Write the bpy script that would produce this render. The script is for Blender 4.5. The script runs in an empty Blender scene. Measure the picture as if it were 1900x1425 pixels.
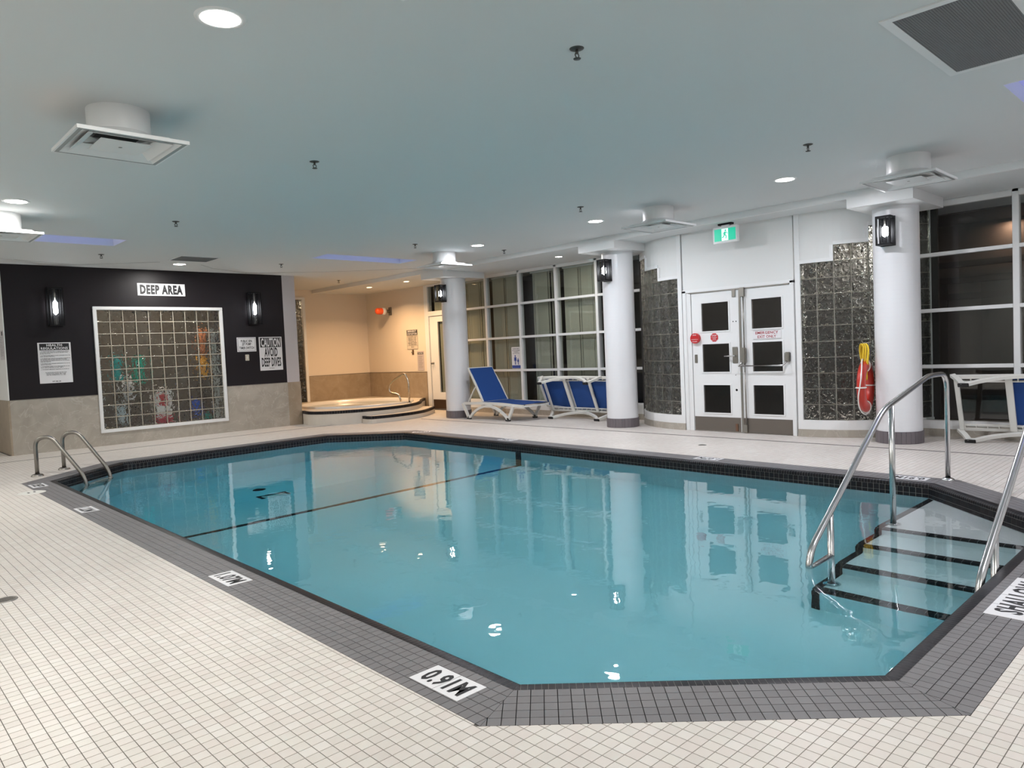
import bpy, bmesh, math, random
from mathutils import Vector, Matrix
from mathutils.geometry import tessellate_polygon
random.seed(7)
S = bpy.context.scene
COL = S.collection
PI = math.pi

# ------------------------------------------------------------------ camera
cam = bpy.data.objects.new('camera', bpy.data.cameras.new('camera'))
COL.objects.link(cam)
CR = ((0.7223, -0.6902, -0.0437), (-0.0633, -0.0029, -0.998), (0.6887, 0.7236, -0.0458))
CH = 1.305
m3 = Matrix(((CR[0][0], -CR[1][0], -CR[2][0]), (CR[0][1], -CR[1][1], -CR[2][1]), (CR[0][2], -CR[1][2], -CR[2][2])))
cam.matrix_world = Matrix.Translation((0, 0, CH)) @ m3.to_4x4()
cam.data.sensor_width = 36.0
cam.data.lens = 36.0 * 1350.0 / 1900.0
cam.data.clip_start = 0.05
S.camera = cam
def project(x, y, z):
    v = (x, y, z - CH)
    q = [sum(CR[k][i] * v[i] for i in range(3)) for k in range(3)]
    if q[2] <= 0.01: return (-1e4, -1e4, 1)
    return (950 + 1350 * q[0] / q[2], 712.5 + 1350 * q[1] / q[2], q[2])

# ------------------------------------------------------------------ world, exposure
W = bpy.data.worlds.new('dusk'); S.world = W; W.use_nodes = True
W.node_tree.nodes['Background'].inputs[0].default_value = (0.30, 0.34, 0.80, 1)
W.node_tree.nodes['Background'].inputs[1].default_value = 1.15
S.view_settings.view_transform = 'Standard'
S.view_settings.look = 'None'
S.view_settings.exposure = 0.5
S.view_settings.gamma = 1.0
S.view_settings.use_curve_mapping = False
cy = S.cycles
cy.use_denoising = True
cy.max_bounces = 14; cy.diffuse_bounces = 5; cy.glossy_bounces = 5
cy.transmission_bounces = 12; cy.transparent_max_bounces = 12; cy.volume_bounces = 0
cy.caustics_reflective = False; cy.caustics_refractive = True
cy.sample_clamp_indirect = 25.0; cy.blur_glossy = 0.3

# ------------------------------------------------------------------ lamps (each downlight is a luminaire of the place)
CEIL = 3.0; SOF = 2.92
LIGHT_W = 34.0
DOWN = [(1.54, 3.58), (1.53, 8.62), (4.51, 12.70), (7.71, 8.75), (7.71, 6.33), (7.58, 3.61)]
DOWN_OFF = [(4.55, 0.1), (7.65, 0.3), (1.50, -0.9), (-0.9, 3.6), (-0.9, 8.6), (-0.9, 12.7)]
SPOT = [(9.55, 8.70), (9.44, 13.13), (9.39, 14.53)]
def lamp(x, y, z, w, size, colour, parent=None, spread=PI):
    l = bpy.data.lights.new('lamp', 'AREA'); l.shape = 'DISK'; l.size = size
    l.energy = w; l.color = colour; l.spread = spread
    o = bpy.data.objects.new('lamp', l); COL.objects.link(o)
    o.location = (x, y, z)
    if parent: o.parent = parent; o.location = Vector((x, y, z)) - parent.location
    return o

# ------------------------------------------------------------------ helpers
def tag(o, label=None, cat=None, group=None, kind=None):
    if label: o['label'] = label
    if cat: o['category'] = cat
    if group: o['group'] = group
    if kind: o['kind'] = kind
    return o
def empty(name, loc, label, cat, group=None):
    o = bpy.data.objects.new(name, None); COL.objects.link(o); o.location = loc
    o.empty_display_size = 0.1
    return tag(o, label, cat, group)
def rename(o, name): o.name = name; return o
class MB:
    def __init__(s): s.v = []; s.f = []; s.t = []; s.sm = []
    def poly(s, pts, tint=0.0, smooth=False):
        n = len(s.v); s.v += [tuple(p) for p in pts]; s.f.append(tuple(range(n, n + len(pts)))); s.t.append(tint); s.sm.append(smooth)
    def faces(s, pts, fs, tint=0.0, smooth=False):
        n = len(s.v); s.v += [tuple(p) for p in pts]
        for f in fs: s.f.append(tuple(i + n for i in f)); s.t.append(tint); s.sm.append(smooth)
    def box(s, x0, x1, y0, y1, z0, z1, M=None, tint=0.0, bev=0.0):
        x0, x1 = min(x0, x1), max(x0, x1); y0, y1 = min(y0, y1), max(y0, y1); z0, z1 = min(z0, z1), max(z0, z1)
        if bev <= 0:
            p = [Vector(c) for c in ((x0,y0,z0),(x1,y0,z0),(x1,y1,z0),(x0,y1,z0),(x0,y0,z1),(x1,y0,z1),(x1,y1,z1),(x0,y1,z1))]
            if M: p = [M @ c for c in p]
            s.faces(p, [(3,2,1,0),(4,5,6,7),(0,1,5,4),(1,2,6,5),(2,3,7,6),(3,0,4,7)], tint)
        else:
            b = bmesh.new(); bmesh.ops.create_cube(b, size=1)
            for v in b.verts: v.co = Vector(((x0+x1)/2+v.co.x*(x1-x0), (y0+y1)/2+v.co.y*(y1-y0), (z0+z1)/2+v.co.z*(z1-z0)))
            bmesh.ops.bevel(b, geom=b.edges[:], offset=bev, segments=2, affect='EDGES')
            s.bm(b, M, tint)
        return s
    def bm(s, b, M=None, tint=0.0, smooth=False):
        b.verts.ensure_lookup_table(); n = len(s.v)
        for i, v in enumerate(b.verts): v.index = i; s.v.append(tuple(M @ v.co) if M else tuple(v.co))
        for f in b.faces: s.f.append(tuple(v.index + n for v in f.verts)); s.t.append(tint); s.sm.append(smooth)
        b.free()
    def prism(s, poly, z0, z1, M=None, tint=0.0):
        n = len(poly)
        lo = [Vector((p[0], p[1], z0)) for p in poly]; hi = [Vector((p[0], p[1], z1)) for p in poly]
        pts = lo + hi
        if M: pts = [M @ p for p in pts]
        s.faces(pts, [tuple(range(n-1, -1, -1)), tuple(range(n, 2*n))] + [(i, (i+1) % n, n+(i+1) % n, n+i) for i in range(n)], tint)
        return s
    def tube(s, path, r, seg=12, closed=False, M=None, tint=0.0, caps=True):
        P = [Vector(p) for p in path]; n = len(P); rings = []
        rr = r if isinstance(r, (list, tuple)) else [r] * n
        prev = None
        for i in range(n):
            if closed: t = P[(i+1) % n] - P[i-1]
            elif i == 0: t = P[1] - P[0]
            elif i == n-1: t = P[-1] - P[-2]
            else: t = (P[i+1]-P[i]).normalized() + (P[i]-P[i-1]).normalized()
            t.normalize()
            if prev is None:
                a = Vector((0,0,1)) if abs(t.z) < .9 else Vector((1,0,0))
                u = t.cross(a).normalized()
            else: u = (prev - t * prev.dot(t)).normalized()
            prev = u; w = t.cross(u)
            rings.append([P[i] + (u*math.cos(2*PI*k/seg) + w*math.sin(2*PI*k/seg)) * rr[i] for k in range(seg)])
        pts = [p for q in rings for p in q]
        if M: pts = [M @ p for p in pts]
        fs = []
        for i in range(n if closed else n-1):
            j = (i+1) % n
            for k in range(seg):
                fs.append((i*seg+k, i*seg+(k+1) % seg, j*seg+(k+1) % seg, j*seg+k))
        if not closed and caps: fs += [tuple(range(seg-1, -1, -1)), tuple(range((n-1)*seg, n*seg))]
        s.faces(pts, fs, tint, True); return s
    def lathe(s, prof, c=(0,0,0), seg=32, M=None, tint=0.0, smooth=True):
        n = len(prof); pts = []
        for k in range(seg):
            a = 2*PI*k/seg
            pts += [Vector((c[0]+r*math.cos(a), c[1]+r*math.sin(a), c[2]+z)) for r, z in prof]
        if M: pts = [M @ p for p in pts]
        fs = [(k*n+i, ((k+1) % seg)*n+i, ((k+1) % seg)*n+i+1, k*n+i+1) for k in range(seg) for i in range(n-1)]
        s.faces(pts, fs, tint, smooth); return s
    def beam(s, path, w, h, M=None, up=(0,1,0)):
        """rectangular bar along a path; w along up, h across"""
        P = [Vector(p) for p in path]; U = Vector(up); n = len(P); pts = []
        for i in range(n):
            if i == 0: t = P[1]-P[0]
            elif i == n-1: t = P[-1]-P[-2]
            else: t = (P[i+1]-P[i]).normalized() + (P[i]-P[i-1]).normalized()
            t.normalize(); q = t.cross(U).normalized()
            pts += [P[i]+U*w/2+q*h/2, P[i]-U*w/2+q*h/2, P[i]-U*w/2-q*h/2, P[i]+U*w/2-q*h/2]
        if M: pts = [M @ p for p in pts]
        fs = [(i*4+k, i*4+(k+1) % 4, i*4+4+(k+1) % 4, i*4+4+k) for i in range(n-1) for k in range(4)] + [(3,2,1,0), (n*4-4,n*4-3,n*4-2,n*4-1)]
        s.faces(pts, fs); return s
    def mesh(s, name, mat):
        me = bpy.data.meshes.new(name); me.from_pydata(s.v, [], s.f); 
        if any(s.t):
            a = me.attributes.new('tint', 'FLOAT', 'FACE'); a.data.foreach_set('value', s.t)
        if any(s.sm):
            me.polygons.foreach_set('use_smooth', s.sm)
        me.materials.append(mat); me.update(); return me
    def build(s, name, mat, parent=None, fix=True, **kw):
        me = s.mesh(name, mat)
        if fix and len(s.f) < 20000:
            b = bmesh.new(); b.from_mesh(me)
            bmesh.ops.remove_doubles(b, verts=b.verts, dist=1e-6) if any(s.sm) else None
            bmesh.ops.recalc_face_normals(b, faces=b.faces); b.to_mesh(me); b.free()
        o = bpy.data.objects.new(name, me); COL.objects.link(o)
        if parent:
            o.parent = parent
            o.matrix_parent_inverse = Matrix.Translation(-Vector(root_loc(parent)))
        return tag(o, **kw)
def root_loc(p):
    v = Vector(p.location)
    if p.parent: v = Vector((0, 0, 0))
    return v if p.type == 'EMPTY' else Vector((0, 0, 0))
def struct(o, label=None, cat=None): return tag(o, label, cat, kind='structure')
def bez(P, k=8, r=0.05):
    """round the corners of a polyline"""
    P = [Vector(p) for p in P]; out = [P[0]]
    for i in range(1, len(P)-1):
        a, b, c = P[i-1], P[i], P[i+1]
        rr = min(r if not isinstance(r, (list, tuple)) else r[i-1], (a-b).length*.49, (c-b).length*.49)
        p, q = b+(a-b).normalized()*rr, b+(c-b).normalized()*rr
        for j in range(k+1):
            t = j/k; out.append(p*(1-t)**2 + b*2*t*(1-t) + q*t*t)
    out.append(P[-1]); return out

# ------------------------------------------------------------------ materials
def nodes(name):
    m = bpy.data.materials.new(name); m.use_nodes = True
    nt = m.node_tree; return m, nt, nt.nodes['Principled BSDF']
def mat(name, col, rough=.5, metal=0., spec=.5, bump=None, vary=0., emit=None, trans=0., coat=0., sheen=0.):
    m, nt, b = nodes(name)
    b.inputs['Base Color'].default_value = (*col, 1); b.inputs['Roughness'].default_value = rough
    b.inputs['Metallic'].default_value = metal; b.inputs['Specular IOR Level'].default_value = spec
    b.inputs['Transmission Weight'].default_value = trans; b.inputs['Coat Weight'].default_value = coat
    g = nt.nodes.new('ShaderNodeNewGeometry')
    if emit: b.inputs['Emission Color'].default_value = (*emit[0], 1); b.inputs['Emission Strength'].default_value = emit[1]
    if bump:
        n = nt.nodes.new('ShaderNodeTexNoise'); n.inputs['Scale'].default_value = bump[0]; n.inputs['Detail'].default_value = 3
        nt.links.new(g.outputs['Position'], n.inputs['Vector'])
        bp = nt.nodes.new('ShaderNodeBump'); bp.inputs['Strength'].default_value = bump[1]; bp.inputs['Distance'].default_value = bump[2] if len(bump) > 2 else .002
        nt.links.new(n.outputs['Fac'], bp.inputs['Height']); nt.links.new(bp.outputs['Normal'], b.inputs['Normal'])
    if vary:
        n2 = nt.nodes.new('ShaderNodeTexNoise'); n2.inputs['Scale'].default_value = 2.2; n2.inputs['Detail'].default_value = 6
        nt.links.new(g.outputs['Position'], n2.inputs['Vector'])
        mx = nt.nodes.new('ShaderNodeMix'); mx.data_type = 'RGBA'
        mx.inputs['A'].default_value = (*[c*(1-vary) for c in col], 1); mx.inputs['B'].default_value = (*[min(1, c*(1+vary)) for c in col], 1)
        nt.links.new(n2.outputs['Fac'], mx.inputs['Factor']); nt.links.new(mx.outputs['Result'], b.inputs['Base Color'])
    return m
def tile_mat(name, cols, rough, bump=.15, stain=0.06, spec=.5):
    m, nt, b = nodes(name); L = nt.links.new
    at = nt.nodes.new('ShaderNodeAttribute'); at.attribute_name = 'tint'
    oi = nt.nodes.new('ShaderNodeObjectInfo')
    ad = nt.nodes.new('ShaderNodeMath'); ad.operation = 'ADD'; L(at.outputs['Fac'], ad.inputs[0]); L(oi.outputs['Random'], ad.inputs[1])
    fr = nt.nodes.new('ShaderNodeMath'); fr.operation = 'FRACT'; L(ad.outputs[0], fr.inputs[0])
    cr = nt.nodes.new('ShaderNodeValToRGB'); e = cr.color_ramp.elements
    e[0].color = (*cols[0], 1); e[1].color = (*cols[-1], 1)
    for i, c in enumerate(cols[1:-1]): x = e.new((i+1)/(len(cols)-1)); x.color = (*c, 1)
    L(fr.outputs[0], cr.inputs[0])
    g = nt.nodes.new('ShaderNodeNewGeometry')
    n = nt.nodes.new('ShaderNodeTexNoise'); n.inputs['Scale'].default_value = .9; n.inputs['Detail'].default_value = 5; L(g.outputs['Position'], n.inputs['Vector'])
    mr = nt.nodes.new('ShaderNodeMapRange'); mr.inputs[1].default_value = .3; mr.inputs[2].default_value = .7; mr.inputs[3].default_value = 1-stain; mr.inputs[4].default_value = 1+stain
    L(n.outputs['Fac'], mr.inputs[0])
    mx = nt.nodes.new('ShaderNodeMix'); mx.data_type = 'RGBA'; mx.blend_type = 'MULTIPLY'; mx.inputs['Factor'].default_value = 1
    L(cr.outputs[0], mx.inputs['A']); L(mr.outputs[0], mx.inputs['B']); L(mx.outputs['Result'], b.inputs['Base Color'])
    b.inputs['Roughness'].default_value = rough; b.inputs['Specular IOR Level'].default_value = spec
    n2 = nt.nodes.new('ShaderNodeTexNoise'); n2.inputs['Scale'].default_value = 260; L(g.outputs['Position'], n2.inputs['Vector'])
    bp = nt.nodes.new('ShaderNodeBump'); bp.inputs['Strength'].default_value = bump; bp.inputs['Distance'].default_value = .001
    L(n2.outputs['Fac'], bp.inputs['Height']); L(bp.outputs['Normal'], b.inputs['Normal'])
    return m
def thin_glass(name, tint=(1, 1, 1), rough=0.0, ior=1.5, ripple=0.0):
    m = bpy.data.materials.new(name); m.use_nodes = True; nt = m.node_tree; nt.nodes.clear(); L = nt.links.new
    o = nt.nodes.new('ShaderNodeOutputMaterial'); t = nt.nodes.new('ShaderNodeBsdfTransparent'); g = nt.nodes.new('ShaderNodeBsdfGlossy')
    lw = nt.nodes.new('ShaderNodeLayerWeight'); lw.inputs['Blend'].default_value = .5; f0 = ((ior-1)/(ior+1))**2
    pw = nt.nodes.new('ShaderNodeMath'); pw.operation = 'POWER'; pw.inputs[1].default_value = 5; L(lw.outputs['Facing'], pw.inputs[0])
    f = nt.nodes.new('ShaderNodeMath'); f.operation = 'MULTIPLY_ADD'; f.inputs[1].default_value = 1-f0; f.inputs[2].default_value = f0; L(pw.outputs[0], f.inputs[0])
    x = nt.nodes.new('ShaderNodeMixShader')
    t.inputs[0].default_value = (*tint, 1); g.inputs['Roughness'].default_value = rough
    if ripple:
        ge = nt.nodes.new('ShaderNodeNewGeometry'); w = nt.nodes.new('ShaderNodeTexNoise'); w.inputs['Scale'].default_value = 90
        L(ge.outputs['Position'], w.inputs['Vector']); bp = nt.nodes.new('ShaderNodeBump'); bp.inputs['Strength'].default_value = ripple; bp.inputs['Distance'].default_value = .004
        L(w.outputs['Fac'], bp.inputs['Height']); L(bp.outputs[0], g.inputs['Normal'])
    L(f.outputs[0], x.inputs[0]); L(t.outputs[0], x.inputs[1]); L(g.outputs[0], x.inputs[2]); L(x.outputs[0], o.inputs[0]); return m
def marble(name, c1, c2, vein):
    m, nt, b = nodes(name); L = nt.links.new
    g = nt.nodes.new('ShaderNodeNewGeometry')
    n = nt.nodes.new('ShaderNodeTexNoise'); n.inputs['Scale'].default_value = 3.0; n.inputs['Detail'].default_value = 8; n.inputs['Distortion'].default_value = 1.2
    L(g.outputs['Position'], n.inputs['Vector'])
    r = nt.nodes.new('ShaderNodeValToRGB'); e = r.color_ramp.elements; e[0].position = .3; e[1].position = .7; e[0].color = (*c1, 1); e[1].color = (*c2, 1)
    L(n.outputs['Fac'], r.inputs[0])
    n2 = nt.nodes.new('ShaderNodeTexNoise'); n2.inputs['Scale'].default_value = 1.6; n2.inputs['Detail'].default_value = 10; n2.inputs['Distortion'].default_value = 3.0
    L(g.outputs['Position'], n2.inputs['Vector'])
    r2 = nt.nodes.new('ShaderNodeValToRGB'); e = r2.color_ramp.elements; e[0].position = .485; e[0].color = (0,0,0,1); e[1].position = .5; e[1].color = (.5,.5,.5,1); x = e.new(.515); x.color = (0,0,0,1)
    L(n2.outputs['Fac'], r2.inputs[0])
    mx = nt.nodes.new('ShaderNodeMix'); mx.data_type = 'RGBA'; L(r2.outputs[0], mx.inputs['Factor']); L(r.outputs[0], mx.inputs['A']); mx.inputs['B'].default_value = (*vein, 1)
    L(mx.outputs['Result'], b.inputs['Base Color']); b.inputs['Roughness'].default_value = .35
    return m
def block_mat(name='glass_block_glass', wave=.07):
    m, nt, b = nodes(name); L = nt.links.new
    b.inputs['Base Color'].default_value = (.93, .96, .95, 1); b.inputs['Roughness'].default_value = .03
    b.inputs['Transmission Weight'].default_value = 1; b.inputs['IOR'].default_value = 1.45
    g = nt.nodes.new('ShaderNodeNewGeometry'); n = nt.nodes.new('ShaderNodeTexNoise'); n.inputs['Scale'].default_value = 17; n.inputs['Detail'].default_value = 1.0; n.inputs['Distortion'].default_value = .5
    L(g.outputs['Position'], n.inputs['Vector']); bp = nt.nodes.new('ShaderNodeBump'); bp.inputs['Strength'].default_value = 1.0; bp.inputs['Distance'].default_value = wave
    L(n.outputs['Fac'], bp.inputs['Height']); L(bp.outputs[0], b.inputs['Normal']); return m
def water_mat():
    m, nt, b = nodes('pool_water'); L = nt.links.new
    nt.nodes.remove(b); out = nt.nodes['Material Output']
    gl = nt.nodes.new('ShaderNodeBsdfGlass'); gl.inputs['IOR'].default_value = 1.333; gl.inputs['Roughness'].default_value = 0.0
    g = nt.nodes.new('ShaderNodeNewGeometry'); n = nt.nodes.new('ShaderNodeTexNoise'); n.inputs['Scale'].default_value = 5.5; n.inputs['Detail'].default_value = 2
    L(g.outputs['Position'], n.inputs['Vector']); bp = nt.nodes.new('ShaderNodeBump'); bp.inputs['Strength'].default_value = .35; bp.inputs['Distance'].default_value = .004
    L(n.outputs['Fac'], bp.inputs['Height']); L(bp.outputs[0], gl.inputs['Normal'])
    va = nt.nodes.new('ShaderNodeVolumeAbsorption'); va.inputs['Color'].default_value = (.0, .85, .965, 1); va.inputs['Density'].default_value = .43
    L(gl.outputs[0], out.inputs['Surface']); L(va.outputs[0], out.inputs['Volume']); return m
def blind_mat():
    m, nt, b = nodes('blind_fabric')
    b.inputs['Base Color'].default_value = (.50, .49, .40, 1); b.inputs['Roughness'].default_value = .9; return m

M_white_tile = tile_mat('white_floor_tile', [(.60,.56,.52), (.66,.63,.58), (.63,.58,.54), (.68,.65,.61)], .42)
M_grey_tile = tile_mat('grey_coping_tile', [(.150,.145,.150), (.175,.170,.175), (.160,.155,.160)], .5)
M_black_tile = tile_mat('black_glazed_tile', [(.010,.011,.014), (.022,.022,.026), (.016,.014,.016)], .36, bump=.05, stain=0, spec=.14)
M_ring_tile = tile_mat('mauve_grey_base_tile', [(.13,.115,.125), (.16,.14,.15)], .45)
M_grout = mat('grout', (.14, .13, .12), .9)
M_grout_dark = mat('dark_grout', (.10, .10, .10), .9)
M_grout_light = mat('light_grout', (.42, .41, .38), .9)
M_plaster = mat('pool_plaster', (.84, .90, .92), .8, bump=(30, .1), vary=.03)
M_ceil = mat('ceiling_paint', (.66, .68, .68), .75, bump=(60, .05))
M_white = mat('white_gloss_paint', (.76, .77, .77), .35, bump=(25, .08, .003))
M_wall = mat('white_wall_paint', (.72, .73, .72), .55, bump=(40, .06))
M_cream = mat('cream_wall_paint', (.74, .66, .56), .6, bump=(40, .06))
M_pil = mat('mauve_grey_paint', (.50, .48, .50), .6)
M_dark = mat('dark_plum_paint', (.010, .0075, .0095), .42, spec=.28, bump=(18, .12, .004))
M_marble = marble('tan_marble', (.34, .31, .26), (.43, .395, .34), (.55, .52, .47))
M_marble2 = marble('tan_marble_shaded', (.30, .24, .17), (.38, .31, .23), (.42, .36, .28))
M_steel = mat('stainless_steel', (.62, .62, .62), .22, 1.0)
M_steel_d = mat('worn_steel', (.30, .285, .26), .38, 1.0)
M_brass = mat('warm_polished_steel', (.60, .52, .42), .2, 1.0)
M_blackm = mat('black_metal', (.005, .005, .006), .55, spec=.2)
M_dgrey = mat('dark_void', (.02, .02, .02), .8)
M_kick = mat('brown_kick_plate', (.17, .15, .13), .4, .6)
M_plastic = mat('white_resin', (.68, .68, .64), .4)
M_sling = mat('blue_mesh_fabric', (.006, .055, .24), .7, bump=(900, .3, .001))
M_rub = mat('black_rubber', (.01, .01, .01), .7)
M_sign = mat('sign_white', (.74, .74, .76), .35)
M_ink = mat('black_ink', (.012, .012, .014), .5)
M_redink = mat('red_ink', (.34, .01, .025), .5)
M_red = mat('red_plastic', (.50, .015, .02), .35)
M_blueink = mat('blue_ink', (.02, .06, .30), .5)
M_ring = mat('orange_red_buoy', (.48, .022, .008), .35, coat=.4)
M_rope = mat('white_rope', (.75, .74, .70), .8)
M_yrope = mat('yellow_rope', (.75, .52, .03), .8)
M_glass = thin_glass('window_glass', (.86, .88, .87))
M_dglass = thin_glass('ribbed_smoked_glass', (.35, .32, .30), .12, ripple=.5)
M_lens = mat('lamp_lens', (1, 1, 1), .5, emit=((1.0, .97, .93), 14.0))
M_lensw = mat('warm_lamp_lens', (1, 1, 1), .5, emit=((1.0, .72, .42), 12.0))
M_bulb = mat('lantern_bulb', (1, 1, 1), .5, emit=((.95, .97, 1.0), 30.0))
M_exit = mat('exit_green', (.0, .35, .22), .4, emit=((.0, .50, .30), .55))
M_exitw = mat('exit_white', (.8, .9, .85), .4, emit=((.75, 1.0, .9), .55))
M_block = block_mat(); M_block_soft = block_mat('soft_wave_block_glass', .032)
M_water = water_mat()
M_blind = blind_mat()
M_mortar = mat('block_mortar', (.30, .285, .245), .8)
M_grille = mat('grey_perforated_metal', (.16, .165, .17), .6)
M_lantern_glass = thin_glass('lantern_glass', (.95, .96, .97), .02)
M_skyglass = mat('skylight_shaft', (.62, .63, .80), .7)

# pattern on the painted brick columns and the perforated grilles
def brickify(m, sx, sz, mortar, dist):
    nt = m.node_tree; L = nt.links.new; b = nt.nodes['Principled BSDF']
    g = nt.nodes.new('ShaderNodeNewGeometry'); sp = nt.nodes.new('ShaderNodeSeparateXYZ'); L(g.outputs['Position'], sp.inputs[0])
    w = nt.nodes.new('ShaderNodeMath'); w.operation = 'MULTIPLY'; w.inputs[1].default_value = 1/sz; L(sp.outputs['Z'], w.inputs[0])
    f = nt.nodes.new('ShaderNodeMath'); f.operation = 'FRACT'; L(w.outputs[0], f.inputs[0])
    c = nt.nodes.new('ShaderNodeMath'); c.operation = 'GREATER_THAN'; c.inputs[1].default_value = mortar; L(f.outputs[0], c.inputs[0])
    bp = nt.nodes.new('ShaderNodeBump'); bp.inputs['Strength'].default_value = .5; bp.inputs['Distance'].default_value = dist
    L(c.outputs[0], bp.inputs['Height']); L(bp.outputs[0], b.inputs['Normal'])
M_column = mat('white_painted_tile_column', (.74, .75, .77), .33); brickify(M_column, .1, .052, .10, .002)

# ------------------------------------------------------------------ pool outline (coping / black edge, z = 0)
OCT = [(1.86, 2.02), (2.87, 0.975), (5.87, 0.975), (6.92, 2.03), (7.17, 10.16), (6.20, 11.18), (2.95, 11.03), (1.91, 10.03)]
def offset(poly, d):
    """+d = outward (poly is counter-clockwise)"""
    n = len(poly); out = []
    for i in range(n):
        p0, p1, p2 = Vector(poly[i-1]), Vector(poly[i]), Vector(poly[(i+1) % n])
        e1 = (p1-p0).normalized(); e2 = (p2-p1).normalized()
        n1 = Vector((e1.y, -e1.x)); n2 = Vector((e2.y, -e2.x))
        b = (n1+n2).normalized(); out.append(tuple(p1 + b * (d / b.dot(n1))))
    return out
def clip(poly, a, b, c):
    """keep a*x+b*y >= c"""
    out = []; n = len(poly)
    for i in range(n):
        p, q = poly[i], poly[(i+1) % n]
        dp = a*p[0]+b*p[1]-c; dq = a*q[0]+b*q[1]-c
        if dp >= 0: out.append(p)
        if (dp > 0 > dq) or (dp < 0 < dq):
            t = dp/(dp-dq); out.append((p[0]+t*(q[0]-p[0]), p[1]+t*(q[1]-p[1])))
    return out
OUT = offset(OCT, 0.265)
INN = offset(OCT, -0.066)
TP = 0.05077
GW = 0.0030
ZW = -0.115
def add_tile(mb, poly, zt, zb, tint):
    c = (sum(p[0] for p in poly)/len(poly), sum(p[1] for p in poly)/len(poly))
    n = len(poly)
    mb.faces([(p[0], p[1], zt) for p in poly] + [(p[0], p[1], zb) for p in poly],
             [tuple(range(n))] + [(i, n+i, n+(i+1) % n, (i+1) % n) for i in range(n)], tint)
def area(p): return abs(sum(p[i-1][0]*p[i][1]-p[i][0]*p[i-1][1] for i in range(len(p))))/2
def seen(x, y, z):
    u, v, d = project(x, y, z)
    return d if (15 < u < 1885 and 15 < v < 1410) else None

# ---- floor: grout bed with a hole for the pool
XMIN, XMAX, YMIN, YMAX = -1.6, 10.6, -1.6, 17.6
def ring_mesh(outer, hole, z, mb):
    vs = [Vector((*p, z)) for p in outer]; hs = [Vector((*p, z)) for p in hole]
    tr = tessellate_polygon([vs, hs]); mb.faces(vs+hs, [tuple(t) for t in tr])
mb = MB(); ring_mesh([(XMIN, YMIN), (XMAX+.3, YMIN), (XMAX+.3, YMAX), (XMIN, YMAX)], offset(OCT, -.005), -.0026, mb)
floor = mb.build('floor', M_grout, None, fix=False); struct(floor)
for p in floor.data.polygons:
    if p.normal.z < 0: p.flip()
edges_out = []
for i in range(8):
    p, q = Vector(OUT[i]), Vector(OUT[(i+1) % 8]); e = (q-p).normalized(); edges_out.append((e.y, -e.x, p.dot(Vector((e.y, -e.x)))))
LINE_Y = 12.80; LINE_X = 8.83; LW = .014
def in_line(x, y):
    return (abs(x-LINE_X) < .026 and y < 12.0) or (abs(y-LINE_Y) < .026 and x < 7.7)
cand = []; rest = MB()
px, py = .2*TP, .19*TP
tri_rng = random.Random(3)
for i in range(int(XMIN/TP)-1, int(10.45/TP)+1):
    for j in range(int(YMIN/TP)-1, int(16.4/TP)+1):
        x0 = px+i*TP; y0 = py+j*TP; xc = x0+TP/2; yc = y0+TP/2
        if xc+yc < 1.1 or xc > 10.42: continue
        if yc > 13.66 and xc > 2.1: continue
        if xc < -.7 or yc < -1.2: continue
        if in_line(xc, yc): continue
        k = max(range(8), key=lambda k: edges_out[k][0]*xc+edges_out[k][1]*yc-edges_out[k][2])
        dd = edges_out[k][0]*xc+edges_out[k][1]*yc-edges_out[k][2]
        if dd < -.037: continue
        sq = [(x0+GW/2, y0+GW/2), (x0+TP-GW/2, y0+GW/2), (x0+TP-GW/2, y0+TP-GW/2), (x0+GW/2, y0+TP-GW/2)]
        t = tri_rng.random()*.98+.01
        if dd < .037:
            a, b, c = edges_out[k]; sq = clip(sq, a, b, c+.001)
            if len(sq) < 3 or area(sq) < 2e-5: continue
            add_tile(rest, sq, 0, -.0026, t)
        else:
            d = seen(xc, yc, 0)
            if d is not None and d < 3.3: cand.append((d, x0, y0, t))
            else: add_tile(rest, sq, 0, -.0026, t)
cand.sort()
tm = MB(); add_tile(tm, [(GW/2, GW/2), (TP-GW/2, GW/2), (TP-GW/2, TP-GW/2), (GW/2, TP-GW/2)], 0, -.0026, .001)
tile_me = tm.mesh('tile', M_white_tile)
for d, x0, y0, t in cand[:300]:
    o = bpy.data.objects.new('tile', tile_me); COL.objects.link(o); o.location = (x0, y0, 0); o.parent = floor
for d, x0, y0, t in cand[300:]:
    add_tile(rest, [(x0+GW/2, y0+GW/2), (x0+TP-GW/2, y0+GW/2), (x0+TP-GW/2, y0+TP-GW/2), (x0+GW/2, y0+TP-GW/2)], 0, -.0026, t)
rest.build('small_floor_tiles', M_white_tile, floor, fix=False, kind='stuff')
ln = MB()
ln.box(LINE_X-LW, LINE_X+LW, -1.0, 12.05, -.0026, -.0006)
ln.box(1.6, 7.6, LINE_Y-LW, LINE_Y+LW, -.0026, -.0006)
ln.build('deck_joint_strip', mat('joint_strip', (.12, .11, .10), .7), floor)

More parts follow.
